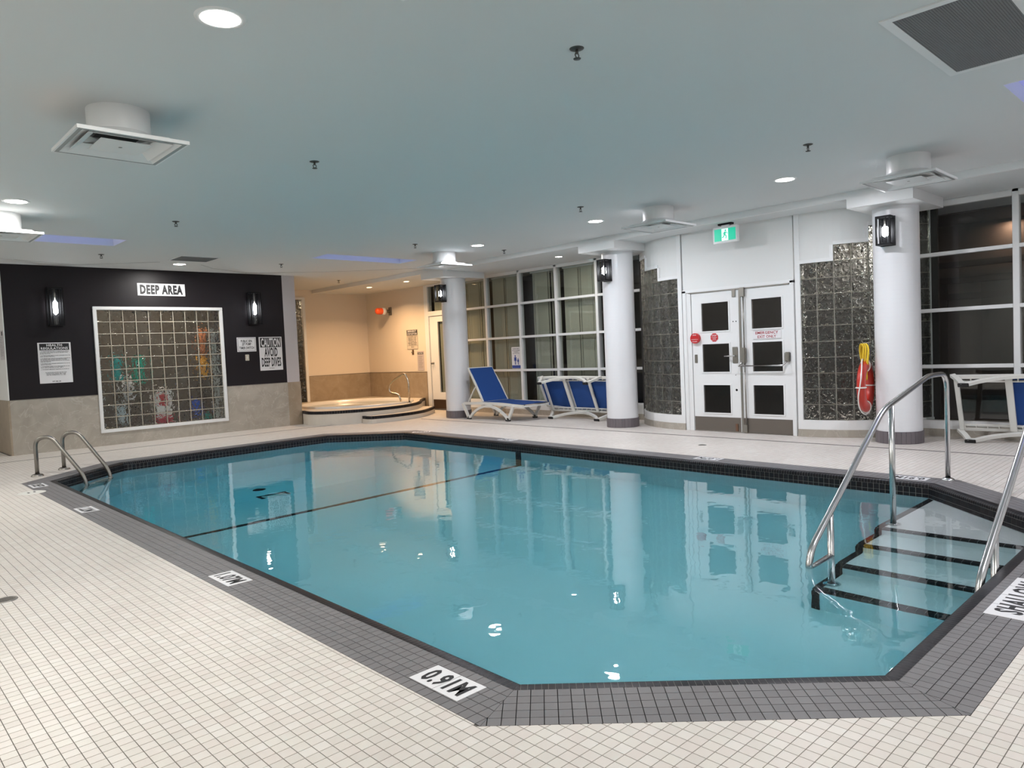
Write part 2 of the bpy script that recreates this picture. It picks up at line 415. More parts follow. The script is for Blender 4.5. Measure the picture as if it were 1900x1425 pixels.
# ---- swimming pool: basin, coping, edge tiles, steps
pool = empty('swimming_pool', (4.4, 6.0, 0), 'eight-sided indoor swimming pool with grey coping and black tiled edge', 'pool')
pool['kind'] = 'structure'
def zf(y):
    pts = [(.9, -1.02), (2.1, -1.025), (7.3, -1.19), (9.0, -1.86), (11.4, -1.90)]
    for (a, za), (b, zb) in zip(pts, pts[1:]):
        if y <= b: return za+(zb-za)*(y-a)/(b-a)
    return pts[-1][1]
bands = [.9, 2.1, 7.3, 9.0, 11.4]
b_ = MB()
for y0, y1 in zip(bands, bands[1:]):
    pl = clip(clip(INN, 0, 1, y0), 0, -1, -y1)
    b_.poly([(p[0], p[1], zf(p[1])) for p in pl])
for i in range(8):
    p, q = INN[i], INN[(i+1) % 8]; ts = [0.0, 1.0]
    for y in bands[1:-1]:
        if abs(q[1]-p[1]) > 1e-6:
            t = (y-p[1])/(q[1]-p[1])
            if 0 < t < 1: ts.append(t)
    ts.sort()
    for t0, t1 in zip(ts, ts[1:]):
        A = (p[0]+(q[0]-p[0])*t0, p[1]+(q[1]-p[1])*t0); B = (p[0]+(q[0]-p[0])*t1, p[1]+(q[1]-p[1])*t1)
        b_.poly([(A[0], A[1], zf(A[1])), (B[0], B[1], zf(B[1])), (B[0], B[1], -.14), (A[0], A[1], -.14)])
basin = b_.build('basin', M_plaster, pool)
# grout beds of coping, bullnose and waterline band
g_ = MB()
for i in range(8):
    a, b = OCT[i], OCT[(i+1) % 8]; c, d = OUT[(i+1) % 8], OUT[i]
    g_.poly([(*a, -.0026), (*b, -.0026), (*c, -.0026), (*d, -.0026)])
g_.build('coping_grout', M_grout_dark, pool)
PROF = [(0.0, -.0002), (.046, -.0012), (.056, -.0045), (.063, -.0120), (.066, -.0220), (.066, -.0385)]
g_ = MB()
offs = [offset(OCT, -s+.0012 if s > 0 else 0) for s, z in PROF]
for i in range(8):
    j = (i+1) % 8
    for k in range(len(PROF)-1):
        g_.poly([(*offs[k][i], PROF[k][1]-.0012), (*offs[k][j], PROF[k][1]-.0012), (*offs[k+1][j], PROF[k+1][1]-.0012), (*offs[k+1][i], PROF[k+1][1]-.0012)])
    g_.poly([(*INN[i], -.038), (*INN[j], -.038), (*INN[j], -.145), (*INN[i], -.145)])
g_.build('edge_grout', M_grout_light, pool)

grey = []; bull = []; face = []
for i in range(8):
    p, q = Vector(OCT[i]), Vector(OCT[(i+1) % 8]); Lg = (q-p).length; e = (q-p)/Lg; nrm = Vector((e.y, -e.x))
    tA = (Vector(OUT[i])-p).dot(e)/.265; tB = (Vector(OUT[(i+1) % 8])-q).dot(e)/.265   # mitre slopes
    rows = 5; rp = .265/rows
    nt_ = int(Lg/TP)+14; s0 = (Lg-nt_*TP)/2
    for r in range(rows):
        for k in range(nt_):
            a0 = s0+k*TP; sq = [(a0+GW/2, r*rp+GW/2), (a0+TP-GW/2, r*rp+GW/2), (a0+TP-GW/2, (r+1)*rp-GW/2), (a0+GW/2, (r+1)*rp-GW/2)]
            sq2 = clip(sq, 1, -tA, .001); 
            if len(sq2) >= 3: sq2 = clip(sq2, -1, tB, -Lg+.001)
            if len(sq2) < 3 or area(sq2) < 3e-5: continue
            whole = area(sq2) > .999*area(sq)
            P3 = [tuple(p + e*u + nrm*v) for u, v in sq2]
            c = p+e*(a0+TP/2)+nrm*((r+.5)*rp)
            grey.append((seen(c.x, c.y, 0) or 99, P3, whole, c, e, nrm))
    # bullnose pieces, pitch 2.7 cm
    bp_ = .0268; nb = int(Lg/bp_); bp_ = Lg/nb
    for k in range(nb):
        a0 = k*bp_+.0007; a1 = (k+1)*bp_-.0007; pts = []; ok = True
        for s, z in PROF:
            lo = -tA*s*-1 if False else -tA*(-s)*1.0; 
            u0 = max(a0, -tA*s); u1 = min(a1, Lg-tB*s)
            if u1 < u0+.0005: u1 = u0 = max(min((a0+a1)/2, Lg-tB*s), -tA*s)
            pts += [tuple(p+e*u0-nrm*s)+(z,), tuple(p+e*u1-nrm*s)+(z,)]
        c = p+e*(a0+a1)/2; bull.append((seen(c.x, c.y, 0) or 99, pts, c))
    # waterline squares, two rows on the vertical face
    pi, qi = Vector(INN[i]), Vector(INN[(i+1) % 8]); Li = (qi-pi).length; nf = int(Li/TP); fp = Li/nf
    for r in range(2):
        for k in range(nf):
            u0 = k*fp+GW/2; u1 = (k+1)*fp-GW/2; z1 = -.0395-r*.0508; z0 = z1-.0486
            A = pi+e*u0-nrm*.0016; B = pi+e*u1-nrm*.0016; c = (A+B)/2
            # only faces turned toward the camera can be seen
            vis = (Vector((0, 0))-c).dot(-nrm) > 0
            face.append((seen(c.x, c.y, z0) if vis and seen(c.x, c.y, z0) else 99, A, B, z0, z1, nrm))
def tiles_as_parts(lst, name, material, make, parent, rest_name, nmax=300, rng=random.Random(5)):
    order = sorted(range(len(lst)), key=lambda i: lst[i][0])
    ind = set([i for i in order if lst[i][0] < 90][:nmax]); rest = MB()
    for i, it in enumerate(lst):
        t = rng.random()*.98+.01
        if i in ind:
            m = MB(); make(m, it, t); m.build(name, material, parent, fix=False)
        else: make(rest, it, t)
    if rest.f: rest.build(rest_name, material, parent, fix=False, kind='stuff')
tiles_as_parts(grey, 'coping_tile', M_grey_tile, lambda m, it, t: add_tile(m, it[1], 0, -.0026, t), pool, 'small_coping_tiles')
def mk_bull(m, it, t):
    pts = it[1]; n = len(pts)//2
    m.faces(pts, [(2*k, 2*k+1, 2*k+3, 2*k+2) for k in range(n-1)], t, True)
tiles_as_parts(bull, 'edge_tile', M_black_tile, mk_bull, pool, 'small_edge_tiles')
def mk_face(m, it, t):
    _, A, B, z0, z1, nrm = it
    A2 = A+nrm*.0016; B2 = B+nrm*.0016
    m.faces([(*A, z0), (*B, z0), (*B, z1), (*A, z1), (*A2, z0), (*B2, z0), (*B2, z1), (*A2, z1)], [(0,1,2,3), (0,4,5,1), (2,6,7,3), (1,5,6,2), (3,7,4,0)], t)
tiles_as_parts(face, 'waterline_tile', M_black_tile, mk_face, pool, 'small_waterline_tiles')

# steps in the shallow corner
SY = 2.05
NX = [5.62, 5.26, 4.90, 4.54]; NZ = [-.165, -.340, -.515, -.690]
for k in range(4):
    pl = clip(clip(INN, 1, 0, NX[k]), 0, -1, -SY)
    m = MB(); m.prism(pl, -1.05, NZ[k]); m.build('pool_step', M_plaster, pool)
trim = []
for k in range(4):
    x, z = NX[k], NZ[k]; y = SY
    while y > 1.046:
        y0 = max(y-TP, 1.043); trim.append((0, [(x-.006, x+.05, y0+.001, y-.001, z-.046, z+.004)])); y -= TP
    xe = NX[k-1] if k else 6.855
    xx = x+.051
    while xx < xe-.01:
        x1 = min(xx+TP, xe); trim.append((0, [(xx+.001, x1-.001, SY-.046, SY+.006, z-.046, z+.004)])); xx += TP
    zb = NZ[k+1] if k < 3 else -1.03
    zz = z-.047
    while zz > zb+.012:
        z0 = max(zz-TP, zb+.004); trim.append((0, [(x-.006, x+.045, SY-.045, SY+.006, z0+.001, zz-.001)])); zz -= TP
tiles_as_parts(trim, 'step_edge_tile', M_black_tile, lambda m, it, t: m.box(*it[1][0], tint=t), pool, 'more_step_edge_tiles')
# double row marking the break in the floor slope
br = []
y0 = 7.25
for r in range(2):
    x = 1.93
    while x < 7.03:
        a = y0+r*.05; x1 = min(x+TP, 7.035)
        br.append((0, [(x+.001, x1-.001, a+.001, a+.049)])); x += TP
def mk_br(m, it, t):
    x0, x1, ya, yb = it[1][0]; za, zb = zf(ya)+.004, zf(yb)+.004
    m.faces([(x0,ya,za),(x1,ya,za),(x1,yb,zb),(x0,yb,zb),(x0,ya,za-.02),(x1,ya,za-.02),(x1,yb,zb-.02),(x0,yb,zb-.02)], [(0,1,2,3),(4,5,1,0),(5,6,2,1),(6,7,3,2),(7,4,0,3)], t)
tiles_as_parts(br, 'depth_line_tile', M_black_tile, mk_br, pool, 'more_line_tiles')
vl = []
for r in range(2):
    for X, sg in ((7.016, -1), (1.959, 1)):
        z = -.145
        while z > -1.19:
            z0 = max(z-TP, -1.2); vl.append((0, [(X-.004 if sg > 0 else X-.012, X+.012 if sg > 0 else X+.004, 7.25+r*.05+.001, 7.25+r*.05+.049, z0+.001, z-.001)])); z -= TP
tiles_as_parts(vl, 'wall_line_tile', M_black_tile, lambda m, it, t: m.box(*it[1][0], tint=t), pool, 'more_wall_line_tiles')
# main drains in the deep end and a niche light in the shallow wall
zd = zf(9.3)
m = MB()
for a, b, c, d in ((4.02, 4.42, 8.76, 8.80), (4.02, 4.42, 9.10, 9.14), (4.02, 4.06, 8.80, 9.10), (4.38, 4.42, 8.80, 9.10)): m.box(a, b, c, d, zf(9)-.03, zf(9)+.02)
m.build('drain_frame', M_blackm, pool)
m = MB()
for k in range(6): m.box(4.07, 4.37, 8.81+k*.05, 8.84+k*.05, zf(9)-.02, zf(9)+.012)
m.build('drain_grate', M_plastic, pool)
m = MB(); m.lathe([(.001, .012), (.07, .012), (.085, 0), (.085, -.05)], (4.25, 9.55, zf(9.55)+.012)); m.build('round_drain', M_blackm, pool)
m = MB(); m.lathe([(.001, .02), (.07, .02), (.09, .012), (.095, 0)], (0, 0, 0), M=Matrix.Translation((2.93, 1.03, -.45)) @ Matrix.Rotation(-PI/2, 4, 'X')); m.build('niche_light', M_plastic, pool)
# water
m = MB(); m.prism(offset(OCT, -.060), -2.1, ZW); water = m.build('pool_water', M_water)
tag(water, 'clear turquoise water filling the pool', 'water', kind='stuff')

# ------------------------------------------------------------------ text
def text_mesh(s, h, cond=1.0, bold=.0, space=1.0, align='CENTER'):
    cu = bpy.data.curves.new('t', 'FONT'); cu.body = s; cu.size = 1; cu.offset = bold*.55; cu.space_character = space+bold*1.4
    cu.align_x = align; cu.align_y = 'CENTER'; cu.resolution_u = 2; cu.extrude = 0.0
    o = bpy.data.objects.new('t', cu); COL.objects.link(o)
    dg = bpy.context.evaluated_depsgraph_get(); me = bpy.data.meshes.new_from_object(o.evaluated_get(dg))
    bpy.data.objects.remove(o); bpy.data.curves.remove(cu)
    k = h/.70
    cz = [v.co.y for v in me.vertices]; cx = [v.co.x for v in me.vertices]
    my = (min(cz)+max(cz))/2 if cz else 0
    for v in me.vertices: v.co.x *= k*cond; v.co.y = (v.co.y-my)*k
    return me
def frame(origin, u, v):
    u = Vector(u); v = Vector(v); n = u.cross(v); M = Matrix.Identity(4)
    for i in range(3): M[i][0] = u[i]; M[i][1] = v[i]; M[i][2] = n[i]; M[i][3] = origin[i]
    return M
def put_text(s, M, x, y, h, width=None, material=M_ink, parent=None, bold=.03, cond=.8, depth=.001, name='lettering', align='CENTER'):
    me = text_mesh(s, h, cond, bold, align=align)
    xs = [v.co.x for v in me.vertices]
    if width and xs:
        w = max(xs)-min(xs); c = (max(xs)+min(xs))/2 if align == 'CENTER' else min(xs)
        for v in me.vertices: v.co.x = (v.co.x-c)*width/w
    me.transform(M @ Matrix.Translation((x, y, depth))); me.materials.clear(); me.materials.append(material)
    o = bpy.data.objects.new(name, me); COL.objects.link(o)
    if parent: o.parent = parent; o.matrix_parent_inverse = Matrix.Translation(-Vector(parent.location))
    return o
def plate(M, w, h, t, material, parent, name='plate', bev=0.0):
    m = MB(); m.box(-w/2, w/2, -h/2, h/2, 0, t, M=M, bev=bev); return m.build(name, material, parent)
def sign(name, origin, u, v, w, h, label, lines, t=.004, cat='sign', base=M_sign, group=None):
    M = frame(origin, u, v)
    r = empty(name, origin, label, cat, group)
    plate(M, w, h, t, base, r)
    for L in lines: put_text(L[0], M, L[1], L[2], L[3], L[4], L[5] if len(L) > 5 else M_ink, r, bold=L[6] if len(L) > 6 else .03, depth=t+.0008)
    return r, M
NEAR = ((0, -1, 0), (1, 0, 0)); FAR = ((0, 1, 0), (-1, 0, 0))
def depth_sign(x, y, uv, txt, label, w=.305, parts=2, h=.15):
    r, M = sign('depth_marker', (x, y, .0), uv[0], uv[1], w, h, label, [], t=.0018, cat='marker')
    put_text(txt, M, 0, 0, h*.64, w*.82, M_ink, r, bold=.06, depth=.0024)
    for k in range(1, parts): m = MB(); m.box(-w/2+k*w/parts-.0008, -w/2+k*w/parts+.0008, -h/2, h/2, .0017, .0021, M=M); m.build('tile_joint', M_grout_dark, r)
    return r
depth_sign(1.730, 2.267, NEAR, '0.91M', 'white 0.91M depth marker on near coping by the shallow corner')
depth_sign(1.732, 4.375, NEAR, '1.07M', 'white 1.07M depth marker halfway along the near coping')
depth_sign(1.732, 7.640, NEAR, '1.22M', 'white 1.22M depth marker on near coping toward the ladder end')
depth_sign(1.745, 9.77, NEAR, 'DEEP', 'white depth marker at the coping corner nearest the pool ladder')
depth_sign(7.065, 2.275, FAR, '0.91M', 'upside-down 0.91M depth marker beside far handrail foot')
depth_sign(7.155, 4.38, FAR, '1.07M', 'white depth marker on far coping in front of the exit doors')
depth_sign(7.27, 7.78, FAR, '1.22M', 'white depth marker on far coping at the black depth line')
depth_sign(7.31, 9.95, ((-.707, .707, 0), (-.707, -.707, 0)), 'DEEP', 'white depth marker at the far deep corner of the coping')
depth_sign(4.15, .845, ((1, 0, 0), (0, 1, 0)), 'SHALLOW', 'long white SHALLOW marker on the right-hand coping', w=.66, parts=4, h=.165)
depth_sign(4.95, .845, ((1, 0, 0), (0, 1, 0)), '0.91M', 'white depth marker cut by the right edge beyond the SHALLOW marker')
# round things in the deck
def drain(x, y, r, label):
    d = empty('floor_drain', (x, y, 0), label, 'drain')
    m = MB(); m.lathe([(r*.78, .001), (r*.8, .004), (r, .004), (r*1.02, 0)], (x, y, 0)); m.build('rim', M_steel_d, d)
    m = MB(); m.lathe([(.0005, .0012), (r*.8, .0012)], (x, y, 0)); m.build('cup', M_dgrey, d)
    m = MB()
    for k in range(-3, 4):
        l = math.sqrt(max(0, (r*.78)**2-(k*r*.22)**2)); m.box(x-l, x+l, y+k*r*.22-r*.05, y+k*r*.22+r*.05, .001, .004)
    m.build('grate', M_steel_d, d)
drain(.70, 5.04, .060, 'round metal floor drain in the near white deck at left')
drain(8.07, 5.02, .050, 'small round floor drain in front of the exit doors')
sk = empty('skimmer_lid', (1.59, 9.27, 0), 'round white skimmer lid in the deck by the ladder corner', 'lid')
m = MB(); m.lathe([(.0005, .004), (.11, .004), (.125, .003), (.135, 0)], (1.59, 9.27, 0)); m.build('lid', M_plastic, sk)
m = MB(); m.box(1.55, 1.57, 9.22, 9.28, .004, .0046); m.build('finger_hole', M_dgrey, sk)
m = MB(); m.box(1.61, 1.63, 9.25, 9.31, .004, .0046); m.build('finger_hole', M_dgrey, sk)

# ------------------------------------------------------------------ walls and ceiling shell
def wall(name, boxes, material, label=None):
    m = MB()
    for b in boxes: m.box(*b)
    return struct(m.build(name, material), label)
DY = 13.65                                                   # dark feature wall plane
WX0, WX1, WZ0, WZ1 = 3.435, 5.515, .265, 2.300                # glass block opening
wall('wall_deep_end', [(2.145, WX0, DY, DY+.2, .865, CEIL), (WX1, 6.79, DY, DY+.2, .865, CEIL), (WX0, WX1, DY, DY+.2, WZ1, CEIL)], M_dark)
mar = wall('wall_deep_end_dado', [(2.145, WX0, DY-.012, DY+.2, 0, .865), (WX1, 6.79, DY-.012, DY+.2, 0, .865), (WX0, WX1, DY-.012, DY+.2, 0, WZ0)], M_marble)
m = MB(); m.box(2.14, 3.38, DY-.016, DY, .865, .872); m.box(5.57, 6.79, DY-.016, DY, .865, .872); struct(m.build('trim_1', M_kick))
wall('wall_pilaster', [(6.79, 7.06, DY+.0, DY+.35, .868, CEIL)], M_pil)
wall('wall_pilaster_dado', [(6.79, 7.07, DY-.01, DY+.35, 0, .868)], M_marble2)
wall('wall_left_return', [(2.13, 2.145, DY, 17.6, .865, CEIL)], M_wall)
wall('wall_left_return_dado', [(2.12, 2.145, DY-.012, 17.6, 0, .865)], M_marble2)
wall('wall_left', [(-1.75, -1.6, -1.6, 17.6, 0, CEIL)], M_wall)
wall('wall_back', [(-1.75, 11.2, -1.75, -1.6, 0, CEIL)], M_wall)
wall('wall_far', [(-1.75, 2.13, 17.6, 17.75, 0, CEIL)], M_wall)
# alcove of the whirlpool
AY, AX = 16.35, 10.45
GX0, GX1, GZ0, GZ1 = 7.92, 8.66, .27, 2.77
wall('wall_alcove_back', [(7.06, GX0, AY, AY+.15, .88, CEIL), (GX1, AX+.1, AY, AY+.15, .88, CEIL), (GX0, GX1, AY, AY+.15, GZ1, CEIL)], M_cream)
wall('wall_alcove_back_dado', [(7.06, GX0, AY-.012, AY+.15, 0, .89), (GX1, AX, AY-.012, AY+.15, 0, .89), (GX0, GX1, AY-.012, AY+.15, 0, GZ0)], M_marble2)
wall('wall_alcove_left', [(7.03, 7.06, DY+.35, AY, 0, CEIL)], M_cream)
wall('wall_alcove_right', [(AX, AX+.12, 13.80, AY, .89, SOF)], M_cream)
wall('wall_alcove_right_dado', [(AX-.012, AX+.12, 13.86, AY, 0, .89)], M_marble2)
m = MB(); m.box(GX1+.05, AX, AY-.018, AY-.01, .89, .897); m.box(AX-.018, AX-.01, 13.85, AY, .89, .897); m.box(AX-.018, AX-.01, 13.85, 13.862, 0, .89); struct(m.build('trim_2', M_kick))

# main ceiling with three skylight wells
SKY = [(1.30, 3.09, 10.56, 11.16), (6.10, 7.90, 10.62, 11.16), (6.09, 7.90, .74, 1.31)]
m = MB()
ys = sorted(set([YMIN-.1, YMAX+.1] + [s[k] for s in SKY for k in (2, 3)]))
for y0, y1 in zip(ys, ys[1:]):
    holes = sorted([(s[0], s[1]) for s in SKY if s[2] <= y0+1e-6 and s[3] >= y1-1e-6]); x = -1.75
    for h in holes + [(8.92, 8.92)]:
        if h[0] > x: m.box(x, h[0], y0, y1, CEIL, CEIL+.12)
        x = max(x, h[1])
ceil = struct(m.build('ceiling', M_ceil))
m = MB(); m.box(8.92, 11.4, YMIN-.1, 16.5, SOF, SOF+.2); struct(m.build('ceiling_soffit', M_ceil))
m = MB(); m.box(8.915, 8.96, YMIN-.1, 16.5, SOF-.002, CEIL+.02); struct(m.build('trim_3', M_white))
for k, (x0, x1, y0, y1) in enumerate(SKY):
    m = MB(); t = .04; z1 = CEIL+.24
    m.box(x0-t, x0, y0-t, y1+t, CEIL+.121, z1); m.box(x1, x1+t, y0-t, y1+t, CEIL+.121, z1)
    m.box(x0, x1, y0-t, y0, CEIL+.121, z1); m.box(x0, x1, y1, y1+t, CEIL+.121, z1)
    w = struct(m.build('skylight_well', M_skyglass))
    m = MB(); m.box(x0-t, x1+t, y0-t, y1+t, z1, z1+.01); g = m.build('glazing', thin_glass('skylight_glass'), w)

JM = mat('joint_shadow_grey', (.46, .47, .47), .8)  # darker tubes draw the ceiling joints and their scalloped shadows in colour
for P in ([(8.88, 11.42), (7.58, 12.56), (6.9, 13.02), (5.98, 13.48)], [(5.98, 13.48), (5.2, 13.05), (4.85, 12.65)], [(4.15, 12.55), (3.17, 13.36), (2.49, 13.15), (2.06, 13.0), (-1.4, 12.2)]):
    m = MB(); m.beam([(*p, CEIL-.001) for p in P], .02, .004, up=(0, 0, 1)) if False else m.tube([(*p, CEIL) for p in P], .006, 6); m.build('ceiling_joint_shadow', JM, ceil)
# ------------------------------------------------------------------ columns
COLS = [(9.41, 3.13), (9.41, 7.31), (9.41, 11.49)]
cl = ['white round column with the lantern and orange buoy, nearest to the camera', 'white round column in the middle, between the folded chair and the curved glass blocks', 'white round column farthest away, behind the blue lounge chair']
for (x, y), lab in zip(COLS, cl):
    c = empty('round_column', (x, y, 0), lab, 'column', 'white columns along the windows')
    c['kind'] = 'structure'
    m = MB(); m.lathe([(.250, .145), (.250, 2.801)], (x, y, 0), 48); m.build('shaft', M_column, c)
    m = MB(); m.lathe([(.001, .1455), (.258, .1455), (.258, 0)], (x, y, 0), 48); m.build('base_core', M_grout_dark, c)
    n = 32
    for k in range(n):
        a0, a1 = 2*PI*(k+.03)/n, 2*PI*(k+.97)/n
        if math.cos((a0+a1)/2-math.atan2(-y, -x)) < -.1: continue
        m = MB()
        for z0, z1 in ((.002, .071), (.074, .145)):
            pass
        q = [(x+r*math.cos(a), y+r*math.sin(a)) for r, a in ((.262, a0), (.262, a1), (.256, a1), (.256, a0))]
        m.prism(q, .001, .1465, tint=random.random()*.9+.05); m.build('base_tile', M_ring_tile, c)
    m = MB(); m.box(8.885, 9.95, y-.36, y+.36, 2.80, SOF); m.build('cap', M_white, c)

# ------------------------------------------------------------------ glazed walls
def grid_window(name, X, ys, zs, label, fw=.062, depth=.11, ends=(1, 1)):
    """frame in the plane x = X, mullions at ys (descending), transoms at zs"""
    w = empty(name, (X, sum((ys[0], ys[-1]))/2, 0), label, 'window'); w['kind'] = 'structure'
    for y in ys:
        m = MB(); m.box(X-.02, X+depth-.02, y-fw/2, y+fw/2, zs[0], zs[-1]+.05, bev=.004); m.build('mullion', M_white, w)
    for z in zs:
        for a, b in zip(ys, ys[1:]):
            m = MB(); hh = .045 if z not in (zs[0], zs[-1]) else .07
            m.box(X-.024, X+depth-.03, b+fw/2, a-fw/2, z-hh/2, z+hh/2, bev=.004); m.build('transom', M_white, w)
    for a, b in zip(ys, ys[1:]):
        for z0, z1 in zip(zs, zs[1:]):
            m = MB(); m.box(X+.03, X+.036, b+fw/2-.005, a-fw/2+.005, z0, z1); m.build('pane', M_glass, w)
    return w
WXL = 10.40
grid_window('window_1', WXL, [12.72, 11.62, 10.60, 9.585, 8.57, 7.555], [.25, .90, 1.575, 2.255, 2.90], 'white gridded window wall with blinds behind the lounge chairs')
wall('wall_window_sill', [(WXL-.03, WXL+.1, 7.53, 12.86, .10, .225), (WXL-.02, WXL+.1, 7.53, 12.86, SOF-.03, SOF)], M_white)
wall('baseboard_right', [(WXL-.04, WXL+.1, 7.53, 12.86, 0, .10)], M_marble)
WXR = 10.14
ysr = [3.62, 2.075, .55, -.98]
grid_window('window_2', WXR, ysr, [.165, .875, 1.575, 2.268, 2.88], 'white framed dark window wall at the right of the nearest column', fw=.066)
wall('wall_window_right', [(WXR-.03, WXR+.1, -1.6, 3.66, .095, .14), (WXR-.02, WXR+.1, -1.6, 3.66, SOF-.03, SOF), (WXR-.02, WXR+.1, -1.6, -1.0, 0, SOF)], M_white)
wall('baseboard_near_right', [(WXR-.04, WXR+.1, -1.6, 3.66, 0, .095)], M_marble)

# vertical blinds behind the left window wall: one blind per bay
blab = ['cream vertical blind in the narrow bay beside the farthest column', 'cream vertical blind behind the window sign with two blue figures', 'cream vertical blind in the bay left of the folded chair', 'cream vertical blind in the bay behind the folded lounge chair']
bays = [(12.62, 11.70), (11.56, 10.67), (10.38, 9.66), (9.50, 8.64)]
rb = random.Random(11)
for (ya, yb), lab in zip(bays, blab):
    v = empty('vertical_blind', (10.56, (ya+yb)/2, 2.86), lab, 'blind', 'vertical blinds in the window wall')
    m = MB(); m.box(10.53, 10.58, yb-.02, ya+.02, 2.84, 2.875); m.build('head_rail', M_white, v)
    y = ya; k = 0
    while y > yb+.03:
        a = -rb.uniform(.08, .40) if rb.random() > .2 else .42
        dx, dy = .044*math.sin(a), .044*math.cos(a); z0 = .22+rb.uniform(0, .01); bow = .004
        cxx, cyy = 10.555, y-.044
        m = MB(); P = []
        for z in (z0, 2.84):
            for t, w_ in ((-1, 0), (0, bow), (1, 0)): P.append((cxx+t*dx-w_, cyy+t*dy, z))
        m.faces(P, [(0,1,4,3), (1,2,5,4)], smooth=True); m.build('slat', M_blind, v)
        y -= .086; k += 1

# dark rooms behind the glass (they exist beyond the windows)
M_room = mat('outer_room_wall', (.060, .050, .043), .8); M_room2 = mat('outer_room_brown', (.11, .085, .07), .75)
m = MB()
m.box(11.35, 11.45, 7.5, 13.9, -.05, 3.2); m.box(10.5, 11.4, 13.88, 13.95, -.05, 3.2); m.box(10.5, 11.4, 7.4, 7.46, -.05, 3.2); struct(m.build('wall_beyond_left', M_room))
m = MB(); m.box(12.55, 12.65, -1.7, 7.4, -.05, 3.2); struct(m.build('wall_beyond_right', M_room2))
m = MB(); m.box(10.2, 12.6, -1.75, -1.65, -.05, 3.2); struct(m.build('wall_beyond_near', M_room2))
m = MB(); m.box(10.25, 12.65, -1.7, 13.9, -.06, -.02); struct(m.build('floor_beyond', M_room))
m = MB(); m.box(11.35, 12.7, -1.75, 13.9, SOF-.02, 3.05); struct(m.build('ceiling_beyond', M_room))
m = MB()
for a, b, c, d in ((2.35, 3.0, .05, 2.12), (3.45, 4.1, .05, 2.12)):
    m.box(12.50, 12.548, a, b, c, d); m.box(12.49, 12.50, a+.12, b-.12, 1.05, 1.85); m.box(12.49, 12.50, a+.12, b-.12, .3, .8)
tag(m.build('corridor_door', M_room), 'dim brown panelled door seen through the right-hand dark window', 'door')
for k, z in enumerate((1.78, 2.02, 2.26)):
    m = MB(); m.box(12.47, 12.52, -1.5, 4.0, z, z+.09, bev=.005); tag(m.build('wall_rail', mat('dark_brown_band', (.035, .022, .018), .5) if k == 0 else bpy.data.materials['dark_brown_band']), ['lowest', 'middle', 'highest'][k]+' dark brown band on the wall beyond the right-hand window', 'rail', 'brown bands on the wall beyond')
lamp(12.42, 2.60, 2.86, 3.2, .06, (1, .68, .50)); lamp(11.6, 1.0, 2.86, 5, .12, (1, .70, .5))

